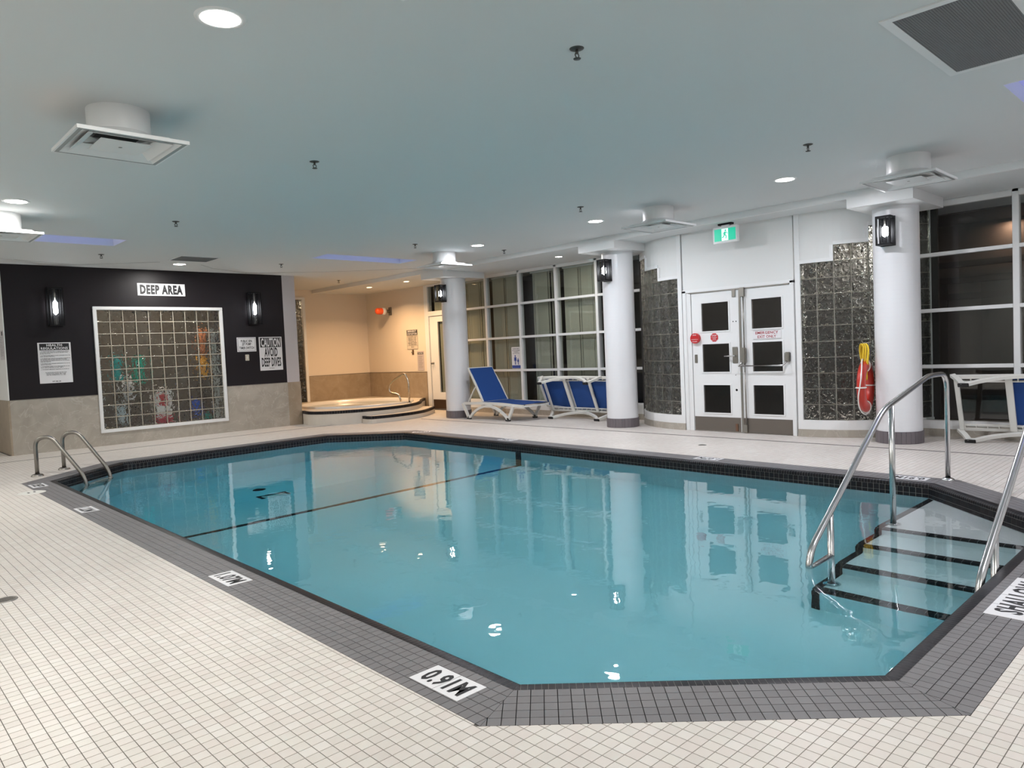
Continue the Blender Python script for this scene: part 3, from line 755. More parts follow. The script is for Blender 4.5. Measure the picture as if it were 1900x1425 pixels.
# exit doors wall between the two curved glass block walls
PX = 9.40; PC = 5.24
wall('wall_entrance', [(PX, PX+.14, 4.395, 6.095, 2.075, SOF)], M_wall)
def arc(phi, r, sgn):                      # curved wall: centre (PX+1.45, PC+sgn*.87)
    return (PX+1.45-r*math.cos(phi), PC+sgn*(.87+r*math.sin(phi)))
def curved(sgn, name, label, n):
    R0 = 1.45
    root = empty(name, (*arc(.6, R0, sgn), 0), label, 'window'); root['kind'] = 'structure'
    ph0 = .045; dp = .205/R0; nc = 8; ph1 = ph0+nc*dp; zb = .222; bh = .205
    rows = [10, 10, 11, 11, 12, 12, 13, 13]
    def seg(m, a, b, r0, r1, z0, z1, steps=None):
        st = steps or max(1, int((b-a)/.07))
        for k in range(st):
            p, q = a+(b-a)*k/st, a+(b-a)*(k+1)/st
            poly = [arc(p, r1, sgn), arc(q, r1, sgn), arc(q, r0, sgn), arc(p, r0, sgn)]
            if sgn > 0: poly = poly[::-1]
            m.prism(poly, z0, z1)
    end = 1.255
    m = MB(); seg(m, 0, end, R0-.06, R0+.03, 0, .10, 18); m.build('base_course', M_marble, root)
    m = MB(); seg(m, 0, end, R0-.06, R0+.022, .10, zb, 18); m.build('sill', M_white, root)
    m = MB(); seg(m, 0, ph0, R0-.1, R0+.018, zb, SOF); m.build('jamb', M_white, root)
    m = MB(); seg(m, ph1, end, R0-.1, R0+.012, zb, SOF, 2); m.build('far_jamb', M_white, root)
    # stepped panel above the blocks with a raised border
    m = MB(); t = MB()
    for c in range(nc):
        a, b = ph0+c*dp, ph0+(c+1)*dp; zt = zb+rows[c]*bh
        if zt < SOF-.01: seg(m, a, b, R0-.1, R0-.004 if c > 5 else R0, zt, SOF, 2)
    for c in (0, 2, 4, 6):
        a, b = ph0+c*dp, ph0+(c+2)*dp; zt = zb+rows[c]*bh
        seg(t, a-.0, b+.0, R0, R0+.018, zt, min(zt+.045, SOF), 4)
        if c < 6:
            seg(t, b-.03, b+.0, R0, R0+.018, zt+.045, min(zt+bh+.0, SOF), 1)
    m.build('panel', M_wall, root); t.build('stepped_border', M_white, root)
    mo = MB()
    for c in range(nc+1):
        a = ph0+c*dp; top = zb+max(rows[min(c, nc-1)], rows[max(c-1, 0)] if c else 0)*bh
        top = zb+rows[min(c, nc-1)]*bh
        seg(mo, a-.0035, a+.0035, R0-.075, R0-.010, zb, min(top, SOF), 1)
    for c in range(nc):
        for k in range(rows[c]+1):
            z = zb+k*bh; seg(mo, ph0+c*dp, ph0+(c+1)*dp, R0-.075, R0-.010, z-.005, z+.005, 1)
    mo.build('mortar', M_mortar, root)
    for c in range(nc):
        a = ph0+(c+.5)*dp; p = arc(a, R0, sgn); out = Vector((-math.cos(a), sgn*math.sin(a), 0)); tan = out.cross(Vector((0, 0, 1)))
        for k in range(rows[c]):
            z = zb+(k+.5)*bh
            if z+.1 > SOF: continue
            Mx = Matrix.Identity(4)
            up = Vector((0, 0, 1)); ax = tan; 
            for i in range(3): Mx[i][0] = ax[i]; Mx[i][1] = up[i]; Mx[i][2] = out[i]; Mx[i][3] = (p[0], p[1], z)[i]
            o = bpy.data.objects.new('glass_block', block_me); COL.objects.link(o); o.parent = root
            o.matrix_parent_inverse = Matrix.Translation(-Vector(root.location)); o.matrix_basis = Mx
    return root
def make_block(w, h, d):
    b = bmesh.new(); bmesh.ops.create_cube(b, size=1)
    for v in b.verts: v.co = Vector((v.co.x*w, v.co.y*h, v.co.z*d-d/2))
    fr = [f for f in b.faces if abs(f.normal.z) > .9]
    for f in fr:
        r = bmesh.ops.inset_region(b, faces=[f], thickness=.010, depth=-.004)
    m = MB(); m.bm(b); return m.mesh('glass_block', M_block)
block_me = make_block(.192, .194, .078)
curved(1, 'window_3', 'convex curved wall of clear glass blocks left of the exit doors', 1)
curved(-1, 'window_4', 'convex curved wall of clear glass blocks right of the exit doors', 2)
m = MB(); m.box(PX+.9, PX+.95, PC-2.3, PC+2.3, 0, SOF); struct(m.build('wall_vestibule', mat('vestibule_wall', (.022, .020, .018), .8)))
lamp(9.90, PC+1.4, 2.80, 14, .22, (1, .93, .85)); lamp(9.95, PC-1.35, 2.80, 26, .22, (1, .93, .85))

# double exit door (leaf face at PX+.03 .. PX-.015)
dr = empty('door_1', (PX, PC, 0), 'white double exit door with six dark panes and brown kick plates', 'door'); dr['kind'] = 'structure'
m = MB()
for a, b in ((6.045, 6.105), (4.395, 4.450)): m.box(PX-.012, PX+.10, a, b, 0, 2.075, bev=.004)
m.box(PX-.012, PX+.10, 4.395, 6.105, 2.04, 2.085, bev=.004)
for a, b in ((5.975, 6.045), ): m.box(PX+.004, PX+.10, a, b, 0, 2.04)
m.build('door_frame', M_white, dr)
m = MB(); m.box(PX-.006, PX+.02, 4.46, 6.0, 2.028, 2.042); m.build('head_strip', M_steel_d, dr)
def leaf(ya, yb, panes, name):
    """ya > yb"""
    X0, X1 = PX+.012, PX+.052; zt = 2.03
    m = MB(); (pa, pb) = panes
    zr = [(.275, .677), (.868, 1.273), (1.462, 1.870)]
    m.box(X0, X1, pa, ya, .01, zt); m.box(X0, X1, yb, pb, .01, zt)
    z = .01
    for a, b in zr: m.box(X0, X1, pb, pa, z, a); z = b
    m.box(X0, X1, pb, pa, z, zt)
    lf = m.build(name, M_white, dr)
    for a, b in zr:
        m = MB(); w = .018
        for q in ((pb-w, pa+w, a-w, a), (pb-w, pa+w, b, b+w), (pb-w, pb, a, b), (pa, pa+w, a, b)): m.box(X0-.008, X0+.005, q[0], q[1], q[2], q[3])
        m.build('glazing_bead', M_white, lf)
        m = MB(); m.box(X0+.012, X0+.018, pb, pa, a, b); m.build('pane', M_dglass, lf)
    return lf
l1 = leaf(5.965, 5.205, (5.798, 5.366), 'left_leaf'); l2 = leaf(5.185, 4.452, (5.010, 4.576), 'right_leaf')
m = MB(); m.box(PX+.006, PX+.013, 5.218, 5.958, .012, .212); m.build('kick_plate', M_kick, l1)
m = MB(); m.box(PX+.006, PX+.013, 4.458, 5.172, .008, .212); m.build('kick_plate', M_kick, l2)
for k in range(8): 
    pass
m = MB(); m.box(PX+.002, PX+.012, 5.172, 5.200, .01, 2.03); m.build('astragal', M_steel_d, l1)
# hardware
def hw(name, boxes, material, parent, bev=.004):
    m = MB()
    for b in boxes: m.box(*b, bev=bev)
    return m.build(name, material, parent)
hw('lever_plate', [(PX+.004, PX+.012, 5.234, 5.318, .987, 1.219)], M_steel_d, l1)
m = MB(); m.tube([(PX+.006, 5.27, 1.095), (PX-.05, 5.27, 1.095), (PX-.055, 5.30, 1.095), (PX-.055, 5.41, 1.092)], .011, 10); m.build('lever_handle', M_steel, l1)
hw('flush_plate', [(PX+.006, PX+.013, 5.886, 5.935, 1.003, 1.127)], M_steel_d, l1)
hw('top_strike', [(PX-.004, PX+.012, 5.246, 5.300, 1.925, 2.03)], M_steel_d, l1)
hw('bottom_bolt', [(PX-.006, PX+.012, 5.256, 5.295, .02, .126)], mat('rusted_steel', (.20, .11, .07), .6, .6), l1)
m = MB()
for y, z, r in ((5.278, .82, .006), (5.27, .608, .017), (5.296, 1.58, .008), (5.25, 1.58, .008)): m.lathe([(.0005, .001), (r, .001), (r, 0)], M=frame((PX+.011, y, z), (0,-1,0), (0,0,1)), seg=12)
m.build('screw_hole', M_blackm, l1)
hw('top_latch', [(PX-.03, PX+.012, 5.100, 5.166, 1.918, 2.045)], M_steel_d, l2)
hw('latch_box', [(PX-.045, PX+.012, 5.092, 5.178, .988, 1.205)], M_steel_d, l2, .012)
hw('bar_end', [(PX-.045, PX+.012, 4.463, 4.530, .997, 1.126)], M_steel_d, l2, .01)
hw('bottom_latch', [(PX-.02, PX+.012, 5.107, 5.164, .007, .122)], M_steel_d, l2)
m = MB(); m.tube([(PX-.012, 5.120, 1.93), (PX-.012, 5.122, 1.19)], .009, 10); m.build('vertical_rod', M_steel_d, l2)
m = MB(); m.tube([(PX-.012, 5.121, .99), (PX-.012, 5.119, .11)], .009, 10); m.build('vertical_rod', M_steel_d, l2)
m = MB(); m.tube([(PX-.03, 5.15, 1.02), (PX-.085, 5.165, .955), (PX-.09, 5.17, .953), (PX-.09, 4.53, .949), (PX-.03, 4.50, 1.01)], .014, 12); m.build('push_bar', M_steel, l2)
# things fixed to the doors
XW = ((0, -1, 0), (0, 0, 1))                  # on planes facing -x
r, Mx = sign('exit_notice', (PX+.008, 4.793, 1.372), XW[0], XW[1], .405, .125, 'white plate reading EMERGENCY EXIT ONLY in red on the right door', [('EMERGENCY', 0, .028, .036, .33, M_redink, .04), ('EXIT ONLY', 0, -.026, .036, .27, M_redink, .04)], t=.004)
m = MB()
for s_ in (-.057, .055): m.box(-.2, .2, s_, s_+.003, .004, .0048, M=Mx)
m.build('border_line', M_steel_d, r)
def octo(origin, rad, label, lines, n=8, depth=.003, name='stop_sticker', material=M_red):
    M = frame(origin, *XW); r = empty(name, origin, label, 'sticker' if n == 8 else 'alarm')
    m = MB(); m.prism([(rad*math.cos(PI*2*(k+.5)/n), rad*math.sin(PI*2*(k+.5)/n)) for k in range(n)], 0, depth, M=M); m.build('body', material, r)
    for s, y, h, w in lines: put_text(s, M, 0, y, h, w, M_sign, r, bold=.04, depth=depth+.0008)
    return r, M
octo((PX+.011, 5.600, 1.367), .064, 'red octagonal STOP sticker on the left door beside the alarm', [('STOP', .028, .024, .075), ('ALARM WILL', .0, .011, .085), ('SOUND', -.018, .011, .05), ('IF DOOR OPENED', -.036, .009, .07)])
r, Mx = octo((PX+.011, 5.900, 1.367), .075, 'round red door alarm at the left edge of the left door', [('STOP', .048, .016, .06), ('EXIT ALARM', -.046, .012, .075)], n=24, depth=.045, name='door_alarm')
m = MB(); m.box(-.055, .055, -.018, -.014, .045, .048, M=Mx); m.build('label_line', M_sign, r)
# exit sign over the doors
r = empty('exit_sign', (9.12, 5.20, 2.77), 'green running man exit sign hanging from the soffit above the doors', 'sign')
Mx = frame((9.10, 5.205, 2.765), *XW)
m = MB(); m.box(-.185, .185, -.112, .112, -.06, -.001, M=Mx, bev=.006); m.build('housing', M_white, r)
m = MB(); m.box(-.16, .16, -.082, .082, -.002, .002, M=Mx); m.build('green_panel', M_exit, r)
m = MB(); m.box(-.048, .050, -.080, .080, .002, .003, M=Mx); m.build('white_doorway', M_exitw, r)
m = MB()
m.lathe([(.0005, 0), (.013, 0)], (.012, .055, .0042), 14, M=Mx)
for pth, w_ in (([(.008, .038), (-.004, .0)], .026), ([(-.004, .002), (.022, -.022), (.016, -.055)], .014), ([(-.004, .002), (-.020, -.030), (-.042, -.040)], .014), ([(.008, .034), (.034, .026), (.04, .008)], .009), ([(.004, .034), (-.018, .022), (-.03, .002)], .009)):
    m.beam([(a, b, .0042) for a, b in pth], .0012, w_, M=Mx, up=(0, 0, 1))
m.build('running_figure', bpy.data.materials['exit_green'], r)
m = MB(); m.box(9.085, 9.16, 5.10, 5.30, 2.895, 2.92); m.build('ceiling_bracket', M_blackm, r)
m = MB(); m.box(9.105, 9.145, 5.14, 5.26, 2.87, 2.90); m.build('stem', M_white, r)

# far door in the alcove wall
d2 = empty('door_2', (AX, 13.25, 0), 'white door with a glazed panel and transom behind the farthest column', 'door'); d2['kind'] = 'structure'
m = MB()
for q in ((13.72, 13.86, 0, SOF), (12.76, 12.86, 0, SOF), (12.86, 13.72, 2.19, 2.30), (12.86, 13.72, 2.88, SOF)): m.box(AX-.015, AX+.11, *q, bev=.004)
m.build('door_frame', M_white, d2)
m = MB()
for q in ((13.41, 13.70, .01, 2.18), (12.87, 12.98, .01, 2.18), (12.98, 13.41, .01, .41), (12.98, 13.41, 2.05, 2.18)): m.box(AX+.01, AX+.05, *q)
lf = m.build('leaf', M_white, d2)
m = MB(); m.box(AX+.025, AX+.03, 12.98, 13.41, .41, 2.05); m.build('pane', M_glass, lf)
m = MB(); m.box(AX+.003, AX+.011, 12.88, 13.68, .02, .24); m.build('kick_plate', mat('dark_brown_kick', (.06, .035, .02), .4, .3), lf)
m = MB(); m.lathe([(.001, .07), (.024, .066), (.03, .05), (.02, .03), (.012, .02), (.03, .004), (.03, 0)], M=frame((AX+.01, 13.62, 1.09), (0,-1,0), (0,0,1)), seg=20); m.build('door_knob', M_steel_d, lf)
m = MB(); m.box(AX+.03, AX+.035, 12.86, 13.72, 2.30, 2.88); m.build('transom_pane', M_glass, d2)
for ya, yb, z0, z1, lab in ((13.40, 13.0, .36, 2.08, 'cream vertical blind inside the glazed door by the farthest column'), (13.58, 12.88, 2.28, 2.86, 'short vertical blind behind the transom over the far door')):
    v = empty('vertical_blind', (AX+.09, (ya+yb)/2, z1), lab, 'blind', 'vertical blinds in the window wall'); y = ya
    while y > yb:
        m = MB(); a = -rb.uniform(.1, .6); cyy = y-.03; dx, dy = .035*math.sin(a), .035*math.cos(a)
        m.faces([(AX+.09-dx, cyy-dy, z0), (AX+.09+dx, cyy+dy, z0), (AX+.09+dx, cyy+dy, z1), (AX+.09-dx, cyy-dy, z1)], [(0,1,2,3)]); m.build('slat', M_blind, v); y -= .066

# ------------------------------------------------------------------ glass block window in the feature wall
w5 = empty('window_5', (4.475, DY, 1.28), 'square ten by ten glass block window in the dark feature wall', 'window'); w5['kind'] = 'structure'
m = MB(); a, b, c, d = 3.388, 5.560, .218, 2.348; t = .055
for q in ((a, b, d-t, d), (a, b, c, c+t), (a, a+t, c+t, d-t), (b-t, b, c+t, d-t)): m.box(q[0], q[1], DY-.03, DY+.02, q[2], q[3], bev=.005)
m.build('window_frame', M_white, w5)
bw = (WX1-WX0-.012)/10; bhh = (WZ1-WZ0-.012)/10
blk2 = make_block(bw-.014, bhh-.014, .078); blk2.materials.clear(); blk2.materials.append(M_block_soft)
for i in range(10):
    for k in range(10):
        o = bpy.data.objects.new('glass_block', blk2); COL.objects.link(o); o.parent = w5
        o.matrix_parent_inverse = Matrix.Translation(-Vector(w5.location))
        o.matrix_basis = frame((WX0+.006+(i+.5)*bw, DY+.02, WZ0+.006+(k+.5)*bhh), (1,0,0), (0,0,1))
m = MB()
for i in range(11): m.box(WX0+.006+i*bw-.005, WX0+.006+i*bw+.005, DY+.020, DY+.09, WZ0, WZ1)
for k in range(11): m.box(WX0, WX1, DY+.020, DY+.09, WZ0+.006+k*bhh-.005, WZ0+.006+k*bhh+.005)
m.build('mortar', mat('tan_block_mortar', (.42, .385, .31), .8), w5)
w6 = empty('window_6', (8.3, AY, 1.5), 'tall narrow glass block window in the whirlpool alcove', 'window'); w6['kind'] = 'structure'
m = MB()
for q in ((GX1-.04, GX1+.03, GZ0-.04, GZ1+.05), (GX0, GX1-.04, GZ1, GZ1+.05), (GX0, GX1-.04, GZ0-.04, GZ0)): m.box(q[0], q[1], AY-.03, AY+.02, q[2], q[3])
m.build('window_frame', M_white, w6)
for i in range(3):
    for k in range(12):
        o = bpy.data.objects.new('glass_block', block_me); COL.objects.link(o); o.parent = w6
        o.matrix_parent_inverse = Matrix.Translation(-Vector(w6.location))
        o.matrix_basis = frame((GX1-.145-i*.205, AY+.02, GZ0+.105+k*.2075), (1,0,0), (0,0,1))
# store room behind the feature wall, its contents blurred by the blocks
M_store = mat('store_room_wall', (.13, .105, .08), .8)
m = MB(); m.box(2.16, 7.02, 15.2, 15.3, 0, 3.2); m.box(2.16, 2.3, DY+.21, 15.3, 0, 3.2); m.box(6.9, 7.02, DY+.36, 15.3, 0, 3.2); struct(m.build('wall_store', M_store))
m = MB(); m.box(7.07, 9.2, 17.2, 17.3, 0, 3.2); m.box(7.0, 7.07, AY+.16, 17.3, 0, 3.2); m.box(9.2, 9.27, AY+.16, 17.3, 0, 3.2); m.box(7.0, 9.27, AY+.16, 17.3, 3.13, 3.2); struct(m.build('wall_behind_alcove', M_store))
lamp(3.7, 14.25, 2.93, 10, .22, (1, .86, .66)); lamp(5.2, 14.25, 2.93, 10, .22, (1, .86, .66)); lamp(8.4, 16.8, 2.9, 3, .2, (1, .8, .55))
def zone(name, x0, x1, z0, z1, y, col, label, cat, kindf='box', stand=True):
    mt = mat(name+'_'+str(len(bpy.data.materials)), col, .6); r = empty(name, ((x0+x1)/2, y, z0), label, cat)
    m = MB()
    if kindf == 'roll': m.lathe([(.001, 0), ((x1-x0)/2, .01), ((x1-x0)/2, z1-z0-.01), (.001, z1-z0)], ((x0+x1)/2, y, z0), 20)
    elif kindf == 'float':
        m.box(x0, x1, y-.03, y+.03, z0, z1, bev=.025)
    else: m.box(x0, x1, y-.08, y+.08, z0, z1, bev=.01)
    m.build('body', mt, r)
    if z0 > .3 and stand:
        m = MB(); m.box((x0+x1)/2-.01, (x0+x1)/2+.01, y+.03, y+.05, .0, z0+.05); m.build('stand', M_blackm, r)
    return r
zone('swim_float', 3.72, 3.86, 1.08, 1.52, 13.98, (.02, .45, .42), 'teal foam float standing behind the left of the block window', 'float', 'float')
zone('swim_float', 4.06, 4.22, 1.02, 1.50, 13.98, (.01, .42, .28), 'green foam float behind the middle of the block window', 'float', 'float')
zone('folded_towel', 3.74, 3.88, .30, .66, 13.98, (.55, .66, .72), 'pale blue towel roll behind the lower left of the block window', 'towel', 'roll')
zone('folded_towel', 3.90, 4.05, .72, 1.12, 14.12, (.75, .75, .78), 'white towel roll behind the left middle of the block window', 'towel', 'roll')
zone('pool_box', 4.36, 4.66, .26, .40, 13.98, (.55, .05, .07), 'red box low behind the middle of the block window', 'box')
wb_ = zone('pool_box', 4.36, 4.64, .405, .86, 13.98, (.78, .74, .72), 'white box with red marks behind the middle of the block window', 'box', 'box', False)
m = MB(); m.box(4.42, 4.57, 13.893, 13.899, .60, .80); m.build('red_label', M_red, wb_)
zone('swim_float', 5.04, 5.16, .35, .66, 13.98, (.02, .10, .55), 'blue foam float behind the lower right of the block window', 'float', 'float')
zone('swim_float', 5.22, 5.36, .26, .38, 13.98, (.01, .32, .26), 'short green float at the lower right of the block window', 'float', 'float')
zone('pool_noodle', 5.20, 5.34, 1.05, 1.45, 13.98, (.85, .38, .02), 'yellow orange foam tube behind the right of the block window', 'foam tube', 'roll')
zone('pool_noodle', 5.20, 5.34, 1.455, 1.95, 13.98, (.62, .20, .06), 'rust orange foam tube above the yellow one behind the block window', 'foam tube', 'roll', False)
zone('hanging_curtain', 5.42, 5.52, .10, 1.95, 13.92, (.50, .52, .50), 'pale curtain edge at the right side of the block window', 'curtain', 'float')
zone('hanging_curtain', 3.42, 3.50, .10, 1.95, 13.92, (.42, .42, .40), 'grey curtain edge at the left side of the block window', 'curtain', 'float')

# ------------------------------------------------------------------ signs on the feature wall
YW = ((1, 0, 0), (0, 0, 1))
r, Mx = sign('wall_sign', (4.511, DY-.001, 2.655), *YW, .80, .215, 'white DEEP AREA sign above the glass block window', [('DEEP AREA', 0, 0, .145, .72, M_ink, .10)])
r, Mx = sign('wall_sign', (2.80, DY-.001, 1.433), *YW, .466, .655, 'white HEALTH REGULATIONS notice below the left tall lantern', [])
m = MB(); m.box(-.208, .208, .205, .312, .004, .005, M=Mx); m.build('header_bar', M_ink, r)
put_text('HEALTH', Mx, 0, .285, .034, .22, M_sign, r, bold=.06, depth=.0058)
put_text('REGULATIONS', Mx, 0, .235, .036, .38, M_sign, r, bold=.06, depth=.0058)
lines = ['1. NO PERSON INFECTED WITH A COMMUNICABLE DISEASE', '   OR HAVING OPEN SORES ON HIS OR HER BODY SHALL', '   ENTER THE POOL.', None,
 '2. NO PERSON SHALL BRING A GLASS CONTAINER ONTO THE', '   DECK OR INTO THE POOL.', None,
 '3. NO PERSON SHALL POLLUTE THE WATER IN THE POOL IN', '   ANY MANNER AND SPITTING, SPOUTING OF WATER', '   AND BLOWING THE NOSE IN THE POOL OR ON THE DECK', '   ARE PROHIBITED.', None,
 '4. NO PERSON SHALL ENGAGE IN BOISTEROUS PLAY IN OR', '   ABOUT THE POOL.', None,
 '5. THE MAXIMUM NUMBER OF BATHERS PERMITTED ON THE', '   DECK AND IN THE POOL AT ANY TIME IS', None,
 '6. THE NEAREST EMERGENCY TELEPHONE IS LOCATED AT', None, None]
yy = .183
for s in lines:
    if s: put_text(s, Mx, -.205, yy, .0115, .0082*len(s), M_ink, r, bold=.05, depth=.0048, align='LEFT')
    yy -= .0175 if s else .012
for s, w in (('THE ABOVE REGULATIONS ARE FOR YOUR', .30), ('PROTECTION. PLEASE OBEY THEM', .27), ('KEEP THE COOPERATION AT ALL TIMES', .27)):
    put_text(s, Mx, 0, yy-.01, .0125, w, M_ink, r, bold=.05, depth=.0048); yy -= .02
put_text('ONT. REG. 565', Mx, 0, -.300, .017, .12, M_ink, r, bold=.07, depth=.0048)
r, Mx = sign('wall_sign', (5.997, DY-.001, 1.646), *YW, .375, .275, 'small white PUBLIC SPA JET PUMP TIMER SWITCH plate', [('PUBLIC SPA', 0, .065, .045, .22, M_ink, .05), ('JET PUMP', 0, .0, .045, .18, M_ink, .05), ('TIMER SWITCH', 0, -.065, .045, .29, M_ink, .05)])
m = MB()
for q in ((-.17, .17, .118, .123), (-.17, .17, -.123, -.118), (-.172, -.167, -.12, .12), (.167, .172, -.12, .12)): m.box(*q, .004, .0048, M=Mx)
m.build('border_line', M_ink, r)
r, Mx = sign('wall_sign', (6.480, DY-.001, 1.455), *YW, .470, .655, 'tall white CAUTION AVOID DEEP DIVES sign at the right end of the dark wall', [('AVOID', 0, .03, .165, .27, M_ink, .06), ('DEEP DIVES', 0, -.165, .165, .40, M_ink, .06), ('ONT. REG. 565', 0, -.285, .014, .10, M_ink, .05)])
m = MB(); m.box(-.213, .213, .125, .312, .004, .005, M=Mx); m.build('header_bar', M_ink, r)
put_text('CAUTION', Mx, 0, .218, .155, .39, M_sign, r, bold=.055, depth=.0058)
r = empty('timer_switch', (5.995, DY, 1.394), 'small beige timer switch below the spa jet pump plate', 'switch')
m = MB(); m.box(5.957, 6.033, DY-.009, DY, 1.335, 1.453, bev=.003); m.build('cover_plate', mat('beige_plastic', (.55, .51, .42), .4), r)
m = MB(); m.box(5.982, 6.008, DY-.014, DY-.008, 1.37, 1.42); m.build('toggle', M_plastic, r)
# notice on the return wall at far left
r = empty('wall_notice', (2.12, 13.86, 1.75), 'paper notice on the white return wall at the left edge', 'notice')
Mx = frame((2.128, 13.83, 1.74), (0, -1, 0), (0, 0, 1)); plate(Mx, .34, .46, .003, mat('pale_paper', (.55, .53, .55), .6), r)
m = MB()
for k in range(12): m.box(-.14, .14-.03*(k % 3), .12-k*.026, .126-k*.026, .003, .0038, M=Mx)
m.build('small_print', M_grille, r)
m = MB()
for k in range(5): m.box(.02+k*.022, .034+k*.022, .15, .21, .003, .0038, M=Mx)
m.build('emblem', M_ink, r)

# ------------------------------------------------------------------ lanterns
def lantern(origin, out, w, h, d, label, power, cat='wall lamp'):
    o = Vector(out); u = Vector((0, 0, 1)).cross(o); M = frame(origin, u, (0, 0, 1))       # z of M = out
    r = empty('wall_lantern', origin, label, cat)
    m = MB(); m.box(-w*.5, w*.5, -h/2-.005, h/2+.005, 0, .012, M=M); m.build('back_plate', M_blackm, r)
    t = .019
    m = MB()
    for z in (-h/2, h/2-t): m.box(-w/2, w/2, z, z+t, .012, d, M=M)
    for a in (-w/2, w/2-t):
        for c in (.035, d-t): m.box(a, a+t, -h/2+t, h/2-t, c, c+t, M=M)
    for a in (-w/2+.045, w/2-.045-.008): m.box(a, a+.008, -h/2+t, h/2-t, d-.012, d-.004, M=M)
    m.build('frame', M_blackm, r)
    m = MB(); rr = min(w, d)*.27; c = d*.55
    A = M @ Vector((0, -h/2+t, c)); B = M @ Vector((0, h/2-t-.02, c))
    m.tube([A, B], rr, 20, caps=False); m.build('glass_cylinder', M_lantern_glass, r)
    m = MB(); hb = h*.36; A = M @ Vector((0, -hb*.55, c)); B = M @ Vector((0, hb*.45, c))
    m.tube([A, A+(B-A)*.15, A+(B-A)*.85, B], [.010, .034, .034, .010], 12); m.build('bulb', M_bulb, r)
    m = MB(); A = M @ Vector((0, hb*.45, c)); B = M @ Vector((0, h/2-t, c)); m.tube([A, B], .014, 12); m.build('lamp_holder', M_steel_d, r)
    l = bpy.data.lights.new('lamp', 'POINT'); l.energy = power; l.shadow_soft_size = .03; l.color = (.93, .95, 1)
    lo = bpy.data.objects.new('lamp', l); COL.objects.link(lo); lo.parent = r; lo.location = M @ Vector((0, -hb*.08, c)) - Vector(origin)
    return r
lantern((2.84, DY, 2.33), (0, -1, 0), .215, .62, .15, 'tall black lantern left of the DEEP AREA sign', 6.0)
lantern((6.165, DY, 2.33), (0, -1, 0), .215, .62, .15, 'tall black lantern right of the DEEP AREA sign', 6.0)
for (x, y), lab in zip(COLS, ('short black lantern on the nearest column', 'short black lantern on the middle column', 'short black lantern on the farthest column')):
    lantern((x-.25, y+.0, 2.505), (-1, 0, 0), .165, .335, .17, lab, 4.0)

# ------------------------------------------------------------------ stainless rails
def steel_tube(pts, r, name, parent, material=M_steel, seg=16):
    m = MB(); m.tube(pts, r, seg); return m.build(name, material, parent)
def flange(x, y, z, parent, R=.055):
    m = MB(); m.lathe([(.026, .022), (R*.7, .018), (R, .006), (R, 0)], (x, y, z), 28); return m.build('flange', M_steel, parent)
def step_rail(Y, label):
    r = empty('handrail', (7.14, Y, 0), label, 'handrail', 'stainless step rails')
    P = [(7.14, Y, 0), (7.14, Y, .93), (6.62, Y, .925), (5.62, Y, .755), (4.375, Y, .02), (4.345, Y, -.105), (4.42, Y, -.125), (4.68, Y, -.085)]
    P = [(7.14, Y, 0), (7.15, Y, .94), (6.66, Y, .945), (5.63, Y, .75), (4.40, Y, .0), (4.34, Y, -.13), (4.68, Y, -.115)]
    steel_tube(bez(P, 8, [.17, .12, .12, .16, .05]), .021, 'rail', r)
    steel_tube([(5.80, Y, .77), (5.80, Y, -.165)], .021, 'post', r); flange(5.80, Y, -.161, r)
    steel_tube([(4.68, Y, .16), (4.68, Y, -.69)], .021, 'post', r); flange(4.68, Y, -.686, r)
    flange(7.14, Y, .0, r)
    return r
step_rail(1.985, 'bent stainless handrail on the left of the pool steps, fully in view')
step_rail(1.075, 'bent stainless handrail at the right edge of the pool steps')
r = empty('pool_ladder', (2.1, 10.85, 0), 'stainless two-rail ladder at the deep left corner of the pool', 'ladder')
dv = Vector((.7071, -.7071, 0))
for ax, ay in ((1.905, 10.655), (2.275, 11.025)):
    a = Vector((ax, ay, 0)); q = lambda s, z: a+dv*s+Vector((0, 0, z))
    P = [q(0, 0), q(0, .46), q(.20, .50), q(.60, -.03), q(.63, -.30), q(.52, -.80), q(.50, -1.0)]
    steel_tube(bez(P, 10, [.19, .17, .14, .2, .2]), .024, 'rail', r, M_brass if False else M_steel_d)
    m = MB(); m.lathe([(.03, .03), (.055, .024), (.07, .008), (.07, 0)], (ax, ay, 0), 28); m.build('flange', M_steel_d, r)
for k, z in enumerate((-.20, -.42, -.64, -.86)):
    s = .625 if z > -.3 else .61-.12*(-z-.3)/.5
    A = Vector((1.905, 10.655, z))+dv*s; B = Vector((2.275, 11.025, z))+dv*s; Mx = frame((A+B)/2, (B-A).normalized(), dv)
    m = MB(); m.box(-.26, .26, -.035, .035, -.012, .012, M=Mx, bev=.005); m.build('tread', M_plastic, r)

# ------------------------------------------------------------------ whirlpool in the alcove
sp = empty('whirlpool_tub', (8.6, 14.2, 0), 'round sunken whirlpool in the lit alcove with black tiled lips', 'hot tub')
RIM = .27
FR = [(7.06, 13.60), (6.99, 13.25), (7.10, 12.92), (7.42, 12.66), (7.90, 12.50), (8.40, 12.46), (8.90, 12.58), (9.35, 12.84), (9.72, 13.18), (10.02, 13.56), (10.43, 13.98)]
def smooth(pts, k=5):
    out = []
    P = [Vector(p) for p in pts]
    for i in range(len(P)-1):
        p0 = P[max(i-1, 0)]; p1 = P[i]; p2 = P[i+1]; p3 = P[min(i+2, len(P)-1)]
        for j in range(k):
            t = j/k; out.append(tuple(.5*((2*p1)+(p2-p0)*t+(2*p0-5*p1+4*p2-p3)*t*t+(3*p1-p0-3*p2+p3)*t**3)))
    out.append(tuple(P[-1])); return out
FS = smooth(FR)
TUBC = Vector((8.65, 14.15)); TR = 1.27
circ = [(TUBC.x+TR*math.cos(2*PI*k/48), TUBC.y+TR*math.sin(2*PI*k/48)) for k in range(48)]
outer = FS + [(10.43, 16.33), (7.07, 16.33)]
